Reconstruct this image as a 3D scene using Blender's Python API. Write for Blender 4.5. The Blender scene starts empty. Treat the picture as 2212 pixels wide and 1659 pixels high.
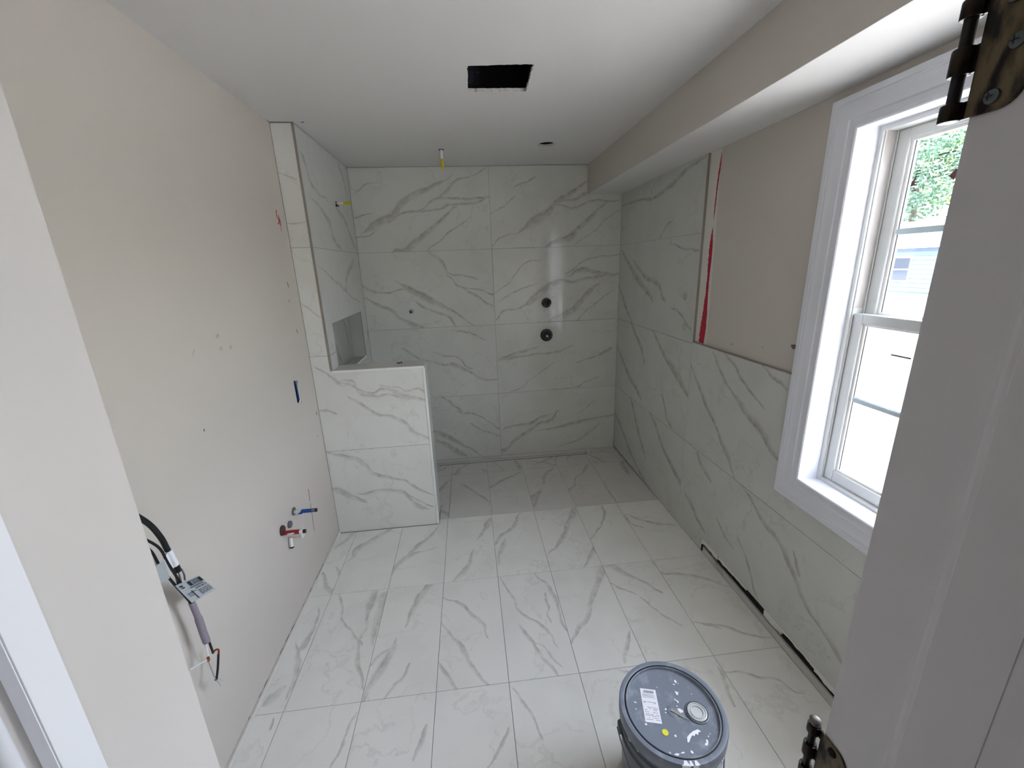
import bpy, bmesh, math, random
from mathutils import Vector, Matrix
from mathutils.geometry import tessellate_polygon

# ------------------------------------------------------------------ camera
SC = bpy.context.scene
F_PX = 898.07
cam_d = bpy.data.cameras.new('camera'); cam = bpy.data.objects.new('camera', cam_d)
SC.collection.objects.link(cam); SC.camera = cam
cam_d.sensor_fit = 'HORIZONTAL'; cam_d.sensor_width = 36.0
cam_d.lens = F_PX / 2212.0 * 36.0
cam_d.clip_start = 0.02; cam_d.clip_end = 400
PITCH, ROLL, YAW = 0.2771, 0.0363, -0.0980
Rm = Matrix.Rotation(YAW, 3, 'Z') @ Matrix.Rotation(-PITCH, 3, 'X') @ Matrix.Rotation(ROLL, 3, 'Y')
B = Rm @ Matrix(((1, 0, 0), (0, 0, -1), (0, 1, 0)))      # camera looks down -Z, up +Y
cam.matrix_world = Matrix.Translation((0.8151, -3.4649, 1.6475)) @ B.to_4x4()

# ------------------------------------------------------------------ world, sun, exposure
W = bpy.data.worlds.new('world'); SC.world = W; W.use_nodes = True
wn = W.node_tree; wn.nodes.clear()
sky = wn.nodes.new('ShaderNodeTexSky'); sky.sky_type = 'NISHITA'
sky.sun_disc = False; sky.sun_elevation = math.radians(58); sky.sun_rotation = math.radians(0)
sky.air_density = 1.0; sky.dust_density = 3.0; sky.ozone_density = 1.0
bg = wn.nodes.new('ShaderNodeBackground'); bg.inputs['Strength'].default_value = 1.35
wo = wn.nodes.new('ShaderNodeOutputWorld')
hs = wn.nodes.new('ShaderNodeHueSaturation'); hs.inputs['Saturation'].default_value = .45; wn.links.new(sky.outputs[0], hs.inputs['Color']); wn.links.new(hs.outputs[0], bg.inputs[0]); wn.links.new(bg.outputs[0], wo.inputs[0])
sd = bpy.data.lights.new('sun', 'SUN'); sd.energy = 2.6; sd.angle = 0.02; sd.color = (1, .98, .95)
sun = bpy.data.objects.new('sun', sd); SC.collection.objects.link(sun)
sun.rotation_euler = Vector((0.10, -0.55, -0.85)).to_track_quat('-Z', 'Y').to_euler()
# portal in the unseen hall window added to light the left jamb
pl2 = bpy.data.lights.new('hall_window_portal', 'AREA'); pl2.shape = 'RECTANGLE'; pl2.size = .7; pl2.size_y = 1.2
pl2.cycles.is_portal = True
p2 = bpy.data.objects.new('hall_window_portal', pl2); SC.collection.objects.link(p2)
p2.location = (2.44, -5.1, 1.5); p2.rotation_euler = (math.radians(90), 0, math.radians(90))
# portal in the bathroom window opening: guides the sky's own light
pd_ = bpy.data.lights.new('window_portal', 'AREA'); pd_.shape = 'RECTANGLE'; pd_.size = 0.78; pd_.size_y = 1.22
pd_.cycles.is_portal = True
po = bpy.data.objects.new('window_portal', pd_); SC.collection.objects.link(po)
po.location = (2.30, -2.50, 1.41); po.rotation_euler = (math.radians(90), 0, math.radians(90))
vs = SC.view_settings; vs.view_transform = 'Standard'; vs.look = 'None'; vs.gamma = 1; vs.use_curve_mapping = False
vs.exposure = 1.8
SC.cycles.max_bounces = 10; SC.cycles.diffuse_bounces = 6; SC.cycles.glossy_bounces = 4
SC.cycles.transparent_max_bounces = 8; SC.cycles.sample_clamp_indirect = 6

# ------------------------------------------------------------------ helpers
WL = {}
def srgb(r, g, b):
    f = lambda c: (c/255/12.92) if c/255 <= .04045 else ((c/255+.055)/1.055)**2.4
    return (f(r), f(g), f(b), 1)
def mat(name, col, rough=.5, metal=0, var=.06, scale=12, bump=0, bscale=200, spec=.5, trans=0):
    m = bpy.data.materials.new(name); m.use_nodes = True; n = m.node_tree; p = n.nodes['Principled BSDF']
    if len(col) == 3: col = srgb(*col)
    p.inputs['Roughness'].default_value = rough; p.inputs['Metallic'].default_value = metal
    p.inputs['Specular IOR Level'].default_value = spec
    tc = n.nodes.new('ShaderNodeTexCoord')
    if var:
        t = n.nodes.new('ShaderNodeTexNoise'); t.inputs['Scale'].default_value = scale; t.inputs['Detail'].default_value = 5
        n.links.new(tc.outputs['Object'], t.inputs['Vector'])
        r = n.nodes.new('ShaderNodeMix'); r.data_type = 'RGBA'
        r.inputs['A'].default_value = tuple(c*(1-var) for c in col[:3]) + (1,)
        r.inputs['B'].default_value = tuple(min(1, c*(1+var)) for c in col[:3]) + (1,)
        n.links.new(t.outputs['Fac'], r.inputs['Factor']); n.links.new(r.outputs['Result'], p.inputs['Base Color'])
    else: p.inputs['Base Color'].default_value = col
    if bump:
        t2 = n.nodes.new('ShaderNodeTexNoise'); t2.inputs['Scale'].default_value = bscale; t2.inputs['Detail'].default_value = 3
        n.links.new(tc.outputs['Object'], t2.inputs['Vector'])
        b = n.nodes.new('ShaderNodeBump'); b.inputs['Strength'].default_value = bump; b.inputs['Distance'].default_value = .002
        n.links.new(t2.outputs['Fac'], b.inputs['Height']); n.links.new(b.outputs[0], p.inputs['Normal'])
    return m
def two_tone(name, c1, c2, scale, lo, hi, rough=.5, metal=0, stretch=(1, 1, 1), bump=.2):
    m = mat(name, c1, rough, metal, var=0); n = m.node_tree; p = n.nodes['Principled BSDF']
    tc = n.nodes['Texture Coordinate']; mp = n.nodes.new('ShaderNodeMapping'); mp.inputs['Scale'].default_value = stretch
    t = n.nodes.new('ShaderNodeTexNoise'); t.inputs['Scale'].default_value = scale; t.inputs['Detail'].default_value = 6
    n.links.new(tc.outputs['Object'], mp.inputs[0]); n.links.new(mp.outputs[0], t.inputs['Vector'])
    r = n.nodes.new('ShaderNodeMapRange'); r.inputs[1].default_value = lo; r.inputs[2].default_value = hi
    n.links.new(t.outputs['Fac'], r.inputs[0])
    x = n.nodes.new('ShaderNodeMix'); x.data_type = 'RGBA'; x.inputs['A'].default_value = srgb(*c1); x.inputs['B'].default_value = srgb(*c2)
    n.links.new(r.outputs[0], x.inputs['Factor']); n.links.new(x.outputs['Result'], p.inputs['Base Color'])
    b = n.nodes.new('ShaderNodeBump'); b.inputs['Strength'].default_value = bump; b.inputs['Distance'].default_value = .001
    n.links.new(t.outputs['Fac'], b.inputs['Height']); n.links.new(b.outputs[0], p.inputs['Normal'])
    return m

def tag(o, label=None, cat=None, group=None, kind=None):
    if label: o['label'] = label
    if cat: o['category'] = cat
    if group: o['group'] = group
    if kind: o['kind'] = kind
    return o
def empty(name, loc, label, cat, group=None):
    o = bpy.data.objects.new(name, None); o.empty_display_size = .05; SC.collection.objects.link(o)
    o.location = loc; WL[o.name] = Vector(loc); return tag(o, label, cat, group)
def link(name, vf, m, parent=None, smooth=False, origin=None, kind=None, label=None, sharp=None):
    verts, faces = vf
    verts = [Vector(v) for v in verts]
    if origin is None:
        lo = [min(v[i] for v in verts) for i in range(3)]; hi = [max(v[i] for v in verts) for i in range(3)]
        origin = Vector([(a+b)/2 for a, b in zip(lo, hi)])
    origin = Vector(origin)
    me = bpy.data.meshes.new(name)
    me.from_pydata([tuple(v-origin) for v in verts], [], faces)
    bm = bmesh.new(); bm.from_mesh(me); bmesh.ops.recalc_face_normals(bm, faces=bm.faces); bm.to_mesh(me); bm.free()
    if smooth:
        for p in me.polygons: p.use_smooth = True
        try: me.set_sharp_from_angle(angle=math.radians(40 if sharp is None else sharp))
        except Exception: pass
    if m: me.materials.append(m)
    o = bpy.data.objects.new(name, me); SC.collection.objects.link(o)
    WL[o.name] = origin
    if parent is not None:
        o.parent = parent; o.location = origin - WL[parent.name]
    else: o.location = origin
    return tag(o, label=label, kind=kind)
def box(x0, x1, y0, y1, z0, z1, c=0):
    x0, x1 = sorted((x0, x1)); y0, y1 = sorted((y0, y1)); z0, z1 = sorted((z0, z1))
    if c <= 0:
        v = [(x, y, z) for x in (x0, x1) for y in (y0, y1) for z in (z0, z1)]
        return v, [(0, 1, 3, 2), (4, 6, 7, 5), (0, 4, 5, 1), (2, 3, 7, 6), (0, 2, 6, 4), (1, 5, 7, 3)]
    bm = bmesh.new(); bmesh.ops.create_cube(bm, size=1)
    for v in bm.verts: v.co = ((x0+x1)/2+v.co.x*(x1-x0), (y0+y1)/2+v.co.y*(y1-y0), (z0+z1)/2+v.co.z*(z1-z0))
    bmesh.ops.bevel(bm, geom=bm.edges[:], offset=c, segments=2, affect='EDGES', clamp_overlap=True)
    return from_bm(bm)
def from_bm(bm):
    bm.verts.index_update(); r = ([tuple(v.co) for v in bm.verts], [tuple(v.index for v in f.verts) for f in bm.faces]); bm.free(); return r
def join(*parts):
    V, Fc = [], []
    for v, f in parts:
        k = len(V); V += [tuple(q) for q in v]; Fc += [tuple(i+k for i in q) for q in f]
    return V, Fc
def xf(vf, M): return [tuple(M @ Vector(v)) for v in vf[0]], vf[1]
# plane maps: (u, v, depth into the wall) -> world
PM = {
 'back': lambda u, v, d: (u, 0+d, v),
 'pony': lambda u, v, d: (u, -.993+d, v),
 'right': lambda u, v, d: (2.087+d, u, v),
 'left': lambda u, v, d: (0-d, u, v),
 'floor': lambda u, v, d: (u, v, -d),
}
def prism(outline, f, t, bevel=.0008, w0=0):
    """polygon outline in (u,v) extruded from depth w0 to w0+t, front edge chamfered"""
    n = len(outline)
    area = sum(outline[i][0]*outline[(i+1) % n][1]-outline[(i+1) % n][0]*outline[i][1] for i in range(n))
    if area < 0: outline = outline[::-1]
    ins = []
    for i in range(n):
        a, b, c = [Vector(outline[(i+k) % n]) for k in (-1, 0, 1)]
        e1 = (b-a).normalized(); e2 = (c-b).normalized()
        n1 = Vector((-e1.y, e1.x)); n2 = Vector((-e2.y, e2.x)); q = (n1+n2)
        q = q/max(.3, q.dot(n1)) if q.length > 1e-6 else n1
        ins.append(b+q*bevel)
    V = [f(p[0], p[1], w0) for p in ins]+[f(p[0], p[1], w0+bevel*.7) for p in outline]+[f(p[0], p[1], w0+t) for p in outline]
    tris = tessellate_polygon([[Vector((p[0], p[1], 0)) for p in ins]])
    Fc = [tuple(t_) for t_ in tris] if n > 4 else [tuple(range(n))]
    for i in range(n):
        j = (i+1) % n
        Fc.append((i, j, n+j, n+i)); Fc.append((n+i, n+j, 2*n+j, 2*n+i))
    Fc += [tuple(2*n+i for i in t_) for t_ in tris] if n > 4 else [tuple(range(2*n, 3*n))]
    return V, Fc
def plate(outline, holes, f, t):
    """plate with holes, front at depth 0, back at depth t; f maps (u,v,d)"""
    bm = bmesh.new(); loops = []
    for lp in [outline]+holes:
        vs_ = [bm.verts.new((p[0], p[1], 0)) for p in lp]
        es = [bm.edges.new((vs_[i], vs_[(i+1) % len(vs_)])) for i in range(len(vs_))]; loops.append(vs_)
    bmesh.ops.triangle_fill(bm, use_beauty=True, use_dissolve=False, edges=bm.edges[:])
    bm.verts.index_update()
    V = [(v.co.x, v.co.y) for v in bm.verts]; T = [tuple(v.index for v in fc.verts) for fc in bm.faces]
    L = [[v.index for v in l] for l in loops]; bm.free(); n = len(V)
    VV = [f(a, b, 0) for a, b in V]+[f(a, b, t) for a, b in V]
    FF = T+[tuple(i+n for i in q[::-1]) for q in T]
    for l in L:
        for i in range(len(l)): a, b = l[i], l[(i+1) % len(l)]; FF.append((a, b, b+n, a+n))
    return VV, FF
def rect(u0, u1, v0, v1): return [(u0, v0), (u1, v0), (u1, v1), (u0, v1)]
def ragged(pts, amp, step, seed):
    rd = random.Random(seed); out = []
    for i in range(len(pts)):
        a = Vector(pts[i]); b = Vector(pts[(i+1) % len(pts)]); k = max(1, int((b-a).length/step))
        for j in range(k):
            p = a+(b-a)*j/k
            out.append((p.x+rd.uniform(-amp, amp), p.y+rd.uniform(-amp, amp)))
    return out
def circle(cx, cy, r, n=24): return [(cx+r*math.cos(2*math.pi*i/n), cy+r*math.sin(2*math.pi*i/n)) for i in range(n)]
def smooth_pts(pts, k=5):
    P = [Vector(p) for p in pts]; P = [P[0]*2-P[1]]+P+[P[-1]*2-P[-2]]; out = []
    for i in range(1, len(P)-2):
        for j in range(k):
            t = j/k; a, b, c, d = P[i-1:i+3]
            out.append(.5*((2*b)+(c-a)*t+(2*a-5*b+4*c-d)*t*t+(3*b-a-3*c+d)*t**3))
    out.append(P[-2]); return out
def tube(pts, r, n=10, smooth_k=5, cap=True):
    P = smooth_pts(pts, smooth_k) if smooth_k > 1 and len(pts) > 2 else [Vector(p) for p in pts]
    R = r if isinstance(r, (list, tuple)) else [r]*len(pts)
    rr = [R[min(len(R)-1, int(i*(len(R)-1)/max(1, len(P)-1)))] for i in range(len(P))] if len(set(R)) > 1 else [R[0]]*len(P)
    V, Fc = [], []; up = None
    for i, p in enumerate(P):
        t = (P[min(i+1, len(P)-1)]-P[max(i-1, 0)]).normalized()
        if up is None: up = t.orthogonal().normalized()
        up = (up-t*up.dot(t)).normalized(); s = t.cross(up)
        for k in range(n):
            a = 2*math.pi*k/n; V.append(tuple(p+(up*math.cos(a)+s*math.sin(a))*rr[i]))
    for i in range(len(P)-1):
        for k in range(n): a = i*n+k; b = i*n+(k+1) % n; Fc.append((a, b, b+n, a+n))
    if cap: Fc += [tuple(range(n))[::-1], tuple(range((len(P)-1)*n, len(P)*n))]
    return V, Fc
def lathe(prof, center, axis='Z', n=48, closed=False):
    """prof: list of (r, h) along axis"""
    V, Fc = [], []; c = Vector(center)
    ax = {'Z': (Vector((1, 0, 0)), Vector((0, 1, 0)), Vector((0, 0, 1))), 'Y': (Vector((1, 0, 0)), Vector((0, 0, 1)), Vector((0, -1, 0))), 'X': (Vector((0, 1, 0)), Vector((0, 0, 1)), Vector((1, 0, 0)))}[axis]
    for r, h in prof:
        for k in range(n):
            a = 2*math.pi*k/n; V.append(tuple(c+ax[0]*r*math.cos(a)+ax[1]*r*math.sin(a)+ax[2]*h))
    m = len(prof)
    for i in range(m-1):
        for k in range(n): a = i*n+k; b = i*n+(k+1) % n; Fc.append((a, b, b+n, a+n))
    if closed:
        for k in range(n): a = (m-1)*n+k; b = (m-1)*n+(k+1) % n; Fc.append((a, b, (k+1) % n, k))
    else: Fc += [tuple(range(n))[::-1], tuple(range((m-1)*n, m*n))]
    return V, Fc
def blob(cx, cy, rx, ry, seed, rot=0, n=14, jag=.35):
    rd = random.Random(seed); o = []
    for i in range(n):
        a = 2*math.pi*i/n; k = 1+rd.uniform(-jag, jag); x = rx*k*math.cos(a); y = ry*k*math.sin(a)
        o.append((cx+x*math.cos(rot)-y*math.sin(rot), cy+x*math.sin(rot)+y*math.cos(rot)))
    return o

# ------------------------------------------------------------------ porcelain tile materials
# vein centre lines of the tiles' printed marble, metres in the plane of each surface: u,v,width
VEINS={
 'back':'''0.096,1.939,0.013 0.173,1.995,0.0371 0.278,2.04,0.0418 0.377,2.132,0.0323 0.493,2.191,0.0275 0.638,2.258,0.0183 0.721,2.289,0.0073
0.263,2.002,0.0093 0.338,2.048,0.0112 0.492,2.078,0.0112 0.63,2.155,0.013 0.802,2.161,0.0132 0.893,2.15,0.0152 1.018,2.167,0.0076
0.501,2.068,0.0057 0.644,2.089,0.0113 0.748,2.115,0.0113 0.933,2.121,0.0133 1.022,2.157,0.0076
0.661,2.174,0.0075 0.736,2.228,0.015 0.79,2.274,0.013 0.883,2.309,0.0092 1.007,2.358,0.0046
0.29,1.787,0.0197 0.373,1.795,0.0292 0.461,1.861,0.031 0.56,1.937,0.0242 0.647,2.002,0.0173 0.724,2.068,0.0115 0.789,2.114,0.0076
0.526,1.78,0.0039 0.647,1.866,0.0078 0.712,1.913,0.0078 0.799,1.97,0.0059 0.864,2.012,0.0039
0,1.889,0.0057 0.091,1.901,0.0075 0.167,1.947,0.0047
0.01,2.037,0.0074 0.071,2.05,0.0092 0.132,2.062,0.0046
0.045,2.222,0.0053 0.128,2.266,0.0071 0.217,2.278,0.0036
1.292,1.937,0.0121 1.367,1.975,0.0456 1.475,2.032,0.041 1.561,2.118,0.0305 1.668,2.174,0.0251 1.775,2.239,0.0141
1.036,1.804,0.0051 1.13,1.872,0.0091 1.248,1.899,0.0091 1.318,1.937,0.0061
1.483,1.791,0.0146 1.582,1.829,0.026 1.669,1.857,0.0371 1.735,1.926,0.0266 1.832,1.994,0.0191 1.94,2.091,0.0127
1.053,2.046,0.0059 1.139,2.098,0.0059 1.224,2.153,0.0049
1.237,2.229,0.0057 1.311,2.256,0.0095 1.395,2.288,0.0057
1.714,1.805,0.0043 1.834,1.873,0.0064 1.954,1.971,0.0064 2.062,2.038,0.0042
1.561,2.089,0.0078 1.712,2.076,0.0118 1.83,2.113,0.0099 2.048,2.118,0.0059
1.604,2.117,0.0079 1.722,2.144,0.0178 1.829,2.181,0.0216 1.97,2.198,0.0137
0.545,1.764,0.0104 0.604,1.727,0.021 0.652,1.665,0.0191 0.689,1.602,0.0127 0.794,1.587,0.0105 0.884,1.558,0.0084
0.687,1.581,0.0064 0.746,1.505,0.0075 0.895,1.478,0.0085 1.024,1.43,0.0108
0.295,1.544,0.0085 0.363,1.5,0.0322 0.463,1.433,0.0346 0.585,1.364,0.0261 0.699,1.304,0.0176 0.772,1.246,0.0111 0.834,1.194,0.0067
-0.001,1.535,0.0107 0.051,1.497,0.0149 0.142,1.478,0.0084 0.235,1.474,0.0124 0.311,1.497,0.0061
0.002,1.442,0.0065 0.099,1.385,0.0174 0.199,1.338,0.0197 0.266,1.271,0.0177 0.336,1.224,0.0222 0.429,1.186,0.0245
0.415,1.382,0.0087 0.537,1.312,0.0131 0.642,1.264,0.0155 0.713,1.189,0.0111
0.777,1.494,0.0064 0.892,1.425,0.013 0.955,1.369,0.0131 1.019,1.333,0.0087
1.297,1.337,0.0134 1.366,1.384,0.0424 1.468,1.455,0.0421 1.58,1.51,0.0272 1.693,1.5,0.0195 1.84,1.527,0.0175 1.966,1.544,0.0175 2.068,1.562,0.0132
1.041,1.217,0.0067 1.106,1.286,0.0122 1.218,1.303,0.01 1.309,1.342,0.0089
1.499,1.195,0.016 1.602,1.229,0.0392 1.717,1.302,0.0348 1.82,1.397,0.0255 1.899,1.471,0.0161
1.051,1.44,0.0054 1.136,1.49,0.0076 1.228,1.603,0.0075 1.284,1.653,0.0074 1.339,1.682,0.0084 1.416,1.685,0.0042
1.648,1.577,0.0066 1.782,1.657,0.0098 1.871,1.691,0.0074 2.074,1.705,0.0064
1.076,1.374,0.0054 1.278,1.463,0.0108 1.379,1.496,0.0054
1.672,1.147,0.0047 1.845,1.285,0.007 2.015,1.411,0.0047
1.659,1.555,0.0087 1.76,1.594,0.0268 1.896,1.568,0.0213 2.057,1.551,0.0086
0.677,1.152,0.0056 0.796,1.118,0.0124 0.927,1.066,0.0068
0.509,0.972,0.0051 0.614,0.932,0.0104 0.714,0.918,0.0104 0.761,0.863,0.0121 0.809,0.82,0.0122
0.453,0.907,0.0069 0.583,0.864,0.0122 0.676,0.859,0.028 0.758,0.819,0.0193 0.823,0.771,0.014 0.898,0.721,0.0142 0.975,0.703,0.0108 1.035,0.696,0.0072
0.267,1.02,0.0085 0.365,0.938,0.0138 0.413,0.918,0.0086
1.052,0.885,0.0176 1.122,0.894,0.0264 1.209,0.932,0.022 1.297,0.954,0.0158 1.384,0.971,0.007
1.164,0.878,0.0177 1.295,0.906,0.0124 1.426,0.907,0.0124 1.558,0.921,0.0107 1.673,0.959,0.0072
1.154,0.586,0.0046 1.253,0.626,0.0074 1.308,0.686,0.0055 1.361,0.719,0.0055 1.451,0.776,0.0101 1.505,0.818,0.0073
1.736,0.813,0.0055 1.808,0.84,0.0083 1.915,0.866,0.0129 2.031,0.917,0.0204
0.462,0.629,0.009 0.561,0.577,0.0126 0.61,0.541,0.0161 0.641,0.493,0.0161 0.69,0.453,0.0127
0.688,0.425,0.0186 0.801,0.402,0.0112 0.878,0.368,0.0083 0.938,0.321,0.0073 1.033,0.237,0.013
0.777,0.305,0.0112 0.846,0.261,0.0122 0.933,0.225,0.0133 1.004,0.191,0.0095
0.457,0.263,0.0188 0.541,0.218,0.0302 0.617,0.174,0.0237 0.703,0.118,0.0171 0.78,0.062,0.0133 0.832,0.013,0.0076
0.476,0.176,0.0152 0.552,0.131,0.0237 0.636,0.065,0.0343 0.714,0.014,0.0135
1.038,0.026,0.0299 1.089,0.046,0.0256 1.147,0.111,0.0195 1.222,0.173,0.0216 1.305,0.216,0.0236 1.389,0.267,0.0196 1.5,0.298,0.0177 1.555,0.38,0.0077
1.079,0.243,0.0097 1.188,0.268,0.0155 1.307,0.274,0.0215 1.399,0.324,0.0156 1.482,0.347,0.0097
1.397,0.199,0.0059 1.555,0.225,0.0178 1.741,0.26,0.0218 1.881,0.278,0.0179 1.975,0.291,0.0139 2.088,0.297,0.0099
1.572,0.025,0.0041 1.676,0.057,0.0092 1.799,0.102,0.0134 1.864,0.162,0.0133 1.929,0.216,0.0081
1.393,0.51,0.0076 1.502,0.572,0.0113 1.611,0.583,0.0075 1.738,0.594,0.0085 1.829,0.643,0.0086 1.91,0.67,0.0057
1.74,0.338,0.004 1.823,0.399,0.0069 1.896,0.451,0.0049''',
 'pony':'''-0.073,1.109,0.0056 -0.013,1.059,0.0131 0.041,1.01,0.0189 0.1,0.996,0.0114 0.137,0.947,0.0134 0.24,0.921,0.0134 0.328,0.915,0.0096
0.069,1.026,0.0111 0.103,1.024,0.015 0.123,0.976,0.0114 0.207,0.942,0.0115 0.243,0.949,0.0131 0.315,0.954,0.0134 0.381,0.911,0.0309 0.469,0.886,0.0136 0.523,0.872,0.0097
0.282,0.98,0.0057 0.369,0.964,0.0076 0.411,0.938,0.0115 0.484,0.942,0.0115 0.527,0.92,0.0096
0.088,0.912,0.0095 0.16,0.85,0.0155 0.225,0.801,0.0157 0.313,0.78,0.0158 0.381,0.735,0.0196 0.43,0.671,0.0158 0.518,0.618,0.0101
-0.109,0.855,0.0077 -0.044,0.845,0.0117 -0.012,0.828,0.0049
-0.095,0.567,0.0102 -0.033,0.556,0.0185 0.044,0.524,0.0226 0.11,0.461,0.0203 0.158,0.404,0.0189 0.249,0.374,0.0149 0.322,0.345,0.0106 0.402,0.283,0.0128 0.485,0.242,0.0087
-0.113,0.323,0.015 -0.052,0.295,0.03 0.016,0.245,0.0237 0.078,0.211,0.0109
0.048,0.274,0.0086 0.153,0.286,0.0173 0.257,0.276,0.0153 0.33,0.246,0.017 0.373,0.187,0.0187 0.417,0.137,0.0259 0.455,0.122,0.0111
0.348,0.234,0.0064 0.439,0.169,0.0109 0.496,0.14,0.011
-0.12,1.484,0.0052 -0.069,1.449,0.007 -0.026,1.413,0.0053
-0.119,2.158,0.0048 -0.08,2.14,0.0066 -0.027,2.119,0.0038
-0.118,1.897,0.0028 -0.074,1.898,0.0065 -0.023,1.914,0.0036''',
 'left':'''-0.943,2.248,0.0135 -0.896,2.204,0.0276 -0.872,2.134,0.0235 -0.74,2.088,0.0123 -0.607,2.076,0.006
-0.884,2.046,0.0088 -0.747,2.005,0.0163 -0.617,1.945,0.029 -0.589,1.847,0.0244 -0.412,1.779,0.0159
-0.406,2.048,0.0187 -0.239,1.976,0.0242 -0.141,1.874,0.0255 -0.065,1.811,0.0125
-0.226,2.358,0.0138 -0.153,2.277,0.0253 -0.123,2.196,0.0163
-0.913,1.669,0.0042 -0.807,1.641,0.0097 -0.7,1.594,0.0141 -0.577,1.554,0.0185 -0.48,1.525,0.0182 -0.358,1.479,0.0111 -0.193,1.434,0.0091
-0.179,1.714,0.0216 -0.343,1.648,0.0285 -0.448,1.586,0.0332 -0.444,1.549,0.0323''',
 'right':'''-0.004,2.082,0.0078 -0.355,2.069,0.0122 -0.642,2.058,0.0175 -0.904,2.099,0.0201 -1.041,2.138,0.0153 -1.19,2.154,0.0059
-0.07,1.717,0.0168 -0.27,1.581,0.0272 -0.473,1.476,0.0348 -0.633,1.398,0.0201
-0.313,1.636,0.0125 -0.553,1.532,0.0234 -0.758,1.488,0.0242 -0.823,1.411,0.0181
-0.927,1.74,0.0061 -1.053,1.706,0.0098 -1.192,1.694,0.0065
-0.952,1.358,0.0072 -1.083,1.325,0.0116 -1.18,1.264,0.0127
-0.716,1.79,0.0081 -0.812,1.858,0.012 -0.874,1.881,0.0061
-0.013,1.437,0.0171 -0.169,1.306,0.0295 -0.288,1.198,0.0207
-0.317,1.172,0.0154 -0.479,1.051,0.0235 -0.585,0.939,0.0161
-0.703,1.179,0.0156 -0.854,1.067,0.0225 -1.042,0.974,0.0336 -1.197,0.88,0.0252
-0.001,0.945,0.0186 -0.254,0.781,0.0295 -0.528,0.649,0.0187
-1.438,1.167,0.0083 -1.534,1.069,0.0135 -1.627,1.016,0.0087
-1.535,1.186,0.0086 -1.626,1.13,0.0148 -1.731,1.071,0.0124 -1.845,1.011,0.0074
-1.627,1.016,0.0106 -1.735,0.948,0.0214 -1.849,0.904,0.027 -1.96,0.821,0.0156
-1.811,1.191,0.008 -1.896,1.151,0.0126 -1.965,1.127,0.0084
-1.241,1.053,0.0102 -1.372,0.91,0.0168 -1.539,0.781,0.0179 -1.647,0.672,0.0199 -1.699,0.614,0.0109
-1.376,0.56,0.0135 -1.467,0.493,0.0207 -1.523,0.461,0.0124
-0.359,0.575,0.0207 -0.567,0.331,0.0247 -0.675,0.231,0.0141
-0.764,0.57,0.0194 -0.986,0.395,0.0246 -1.21,0.29,0.0281 -1.344,0.226,0.0277 -1.502,0.124,0.0148
0.006,0.338,0.0271 -0.259,0.202,0.0304 -0.55,0.062,0.0265 -0.842,-0.017,0.0214 -1.007,-0.02,0.0148
-1.763,0.593,0.008 -1.867,0.531,0.0133 -1.961,0.487,0.0125 -2.046,0.457,0.0084
-0.897,0.763,0.0148 -0.989,0.634,0.0211 -1.046,0.602,0.0121
-1.292,0.246,0.0135 -1.377,0.216,0.022 -1.441,0.166,0.0196 -1.518,0.14,0.009
-1.893,0.52,0.0119 -1.965,0.497,0.0151 -2.044,0.467,0.015 -2.123,0.41,0.0192 -2.18,0.351,0.0186 -2.236,0.295,0.0164 -2.299,0.268,0.0136 -2.366,0.243,0.0172 -2.429,0.213,0.0098
-2.138,0.472,0.0061 -2.158,0.439,0.0101 -2.18,0.4,0.01
-1.627,0.279,0.0082 -1.724,0.234,0.0126 -1.77,0.218,0.0076
-1.812,0.288,0.0076 -1.888,0.221,0.0118 -1.954,0.132,0.0114 -1.985,0.093,0.0057''',
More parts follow.
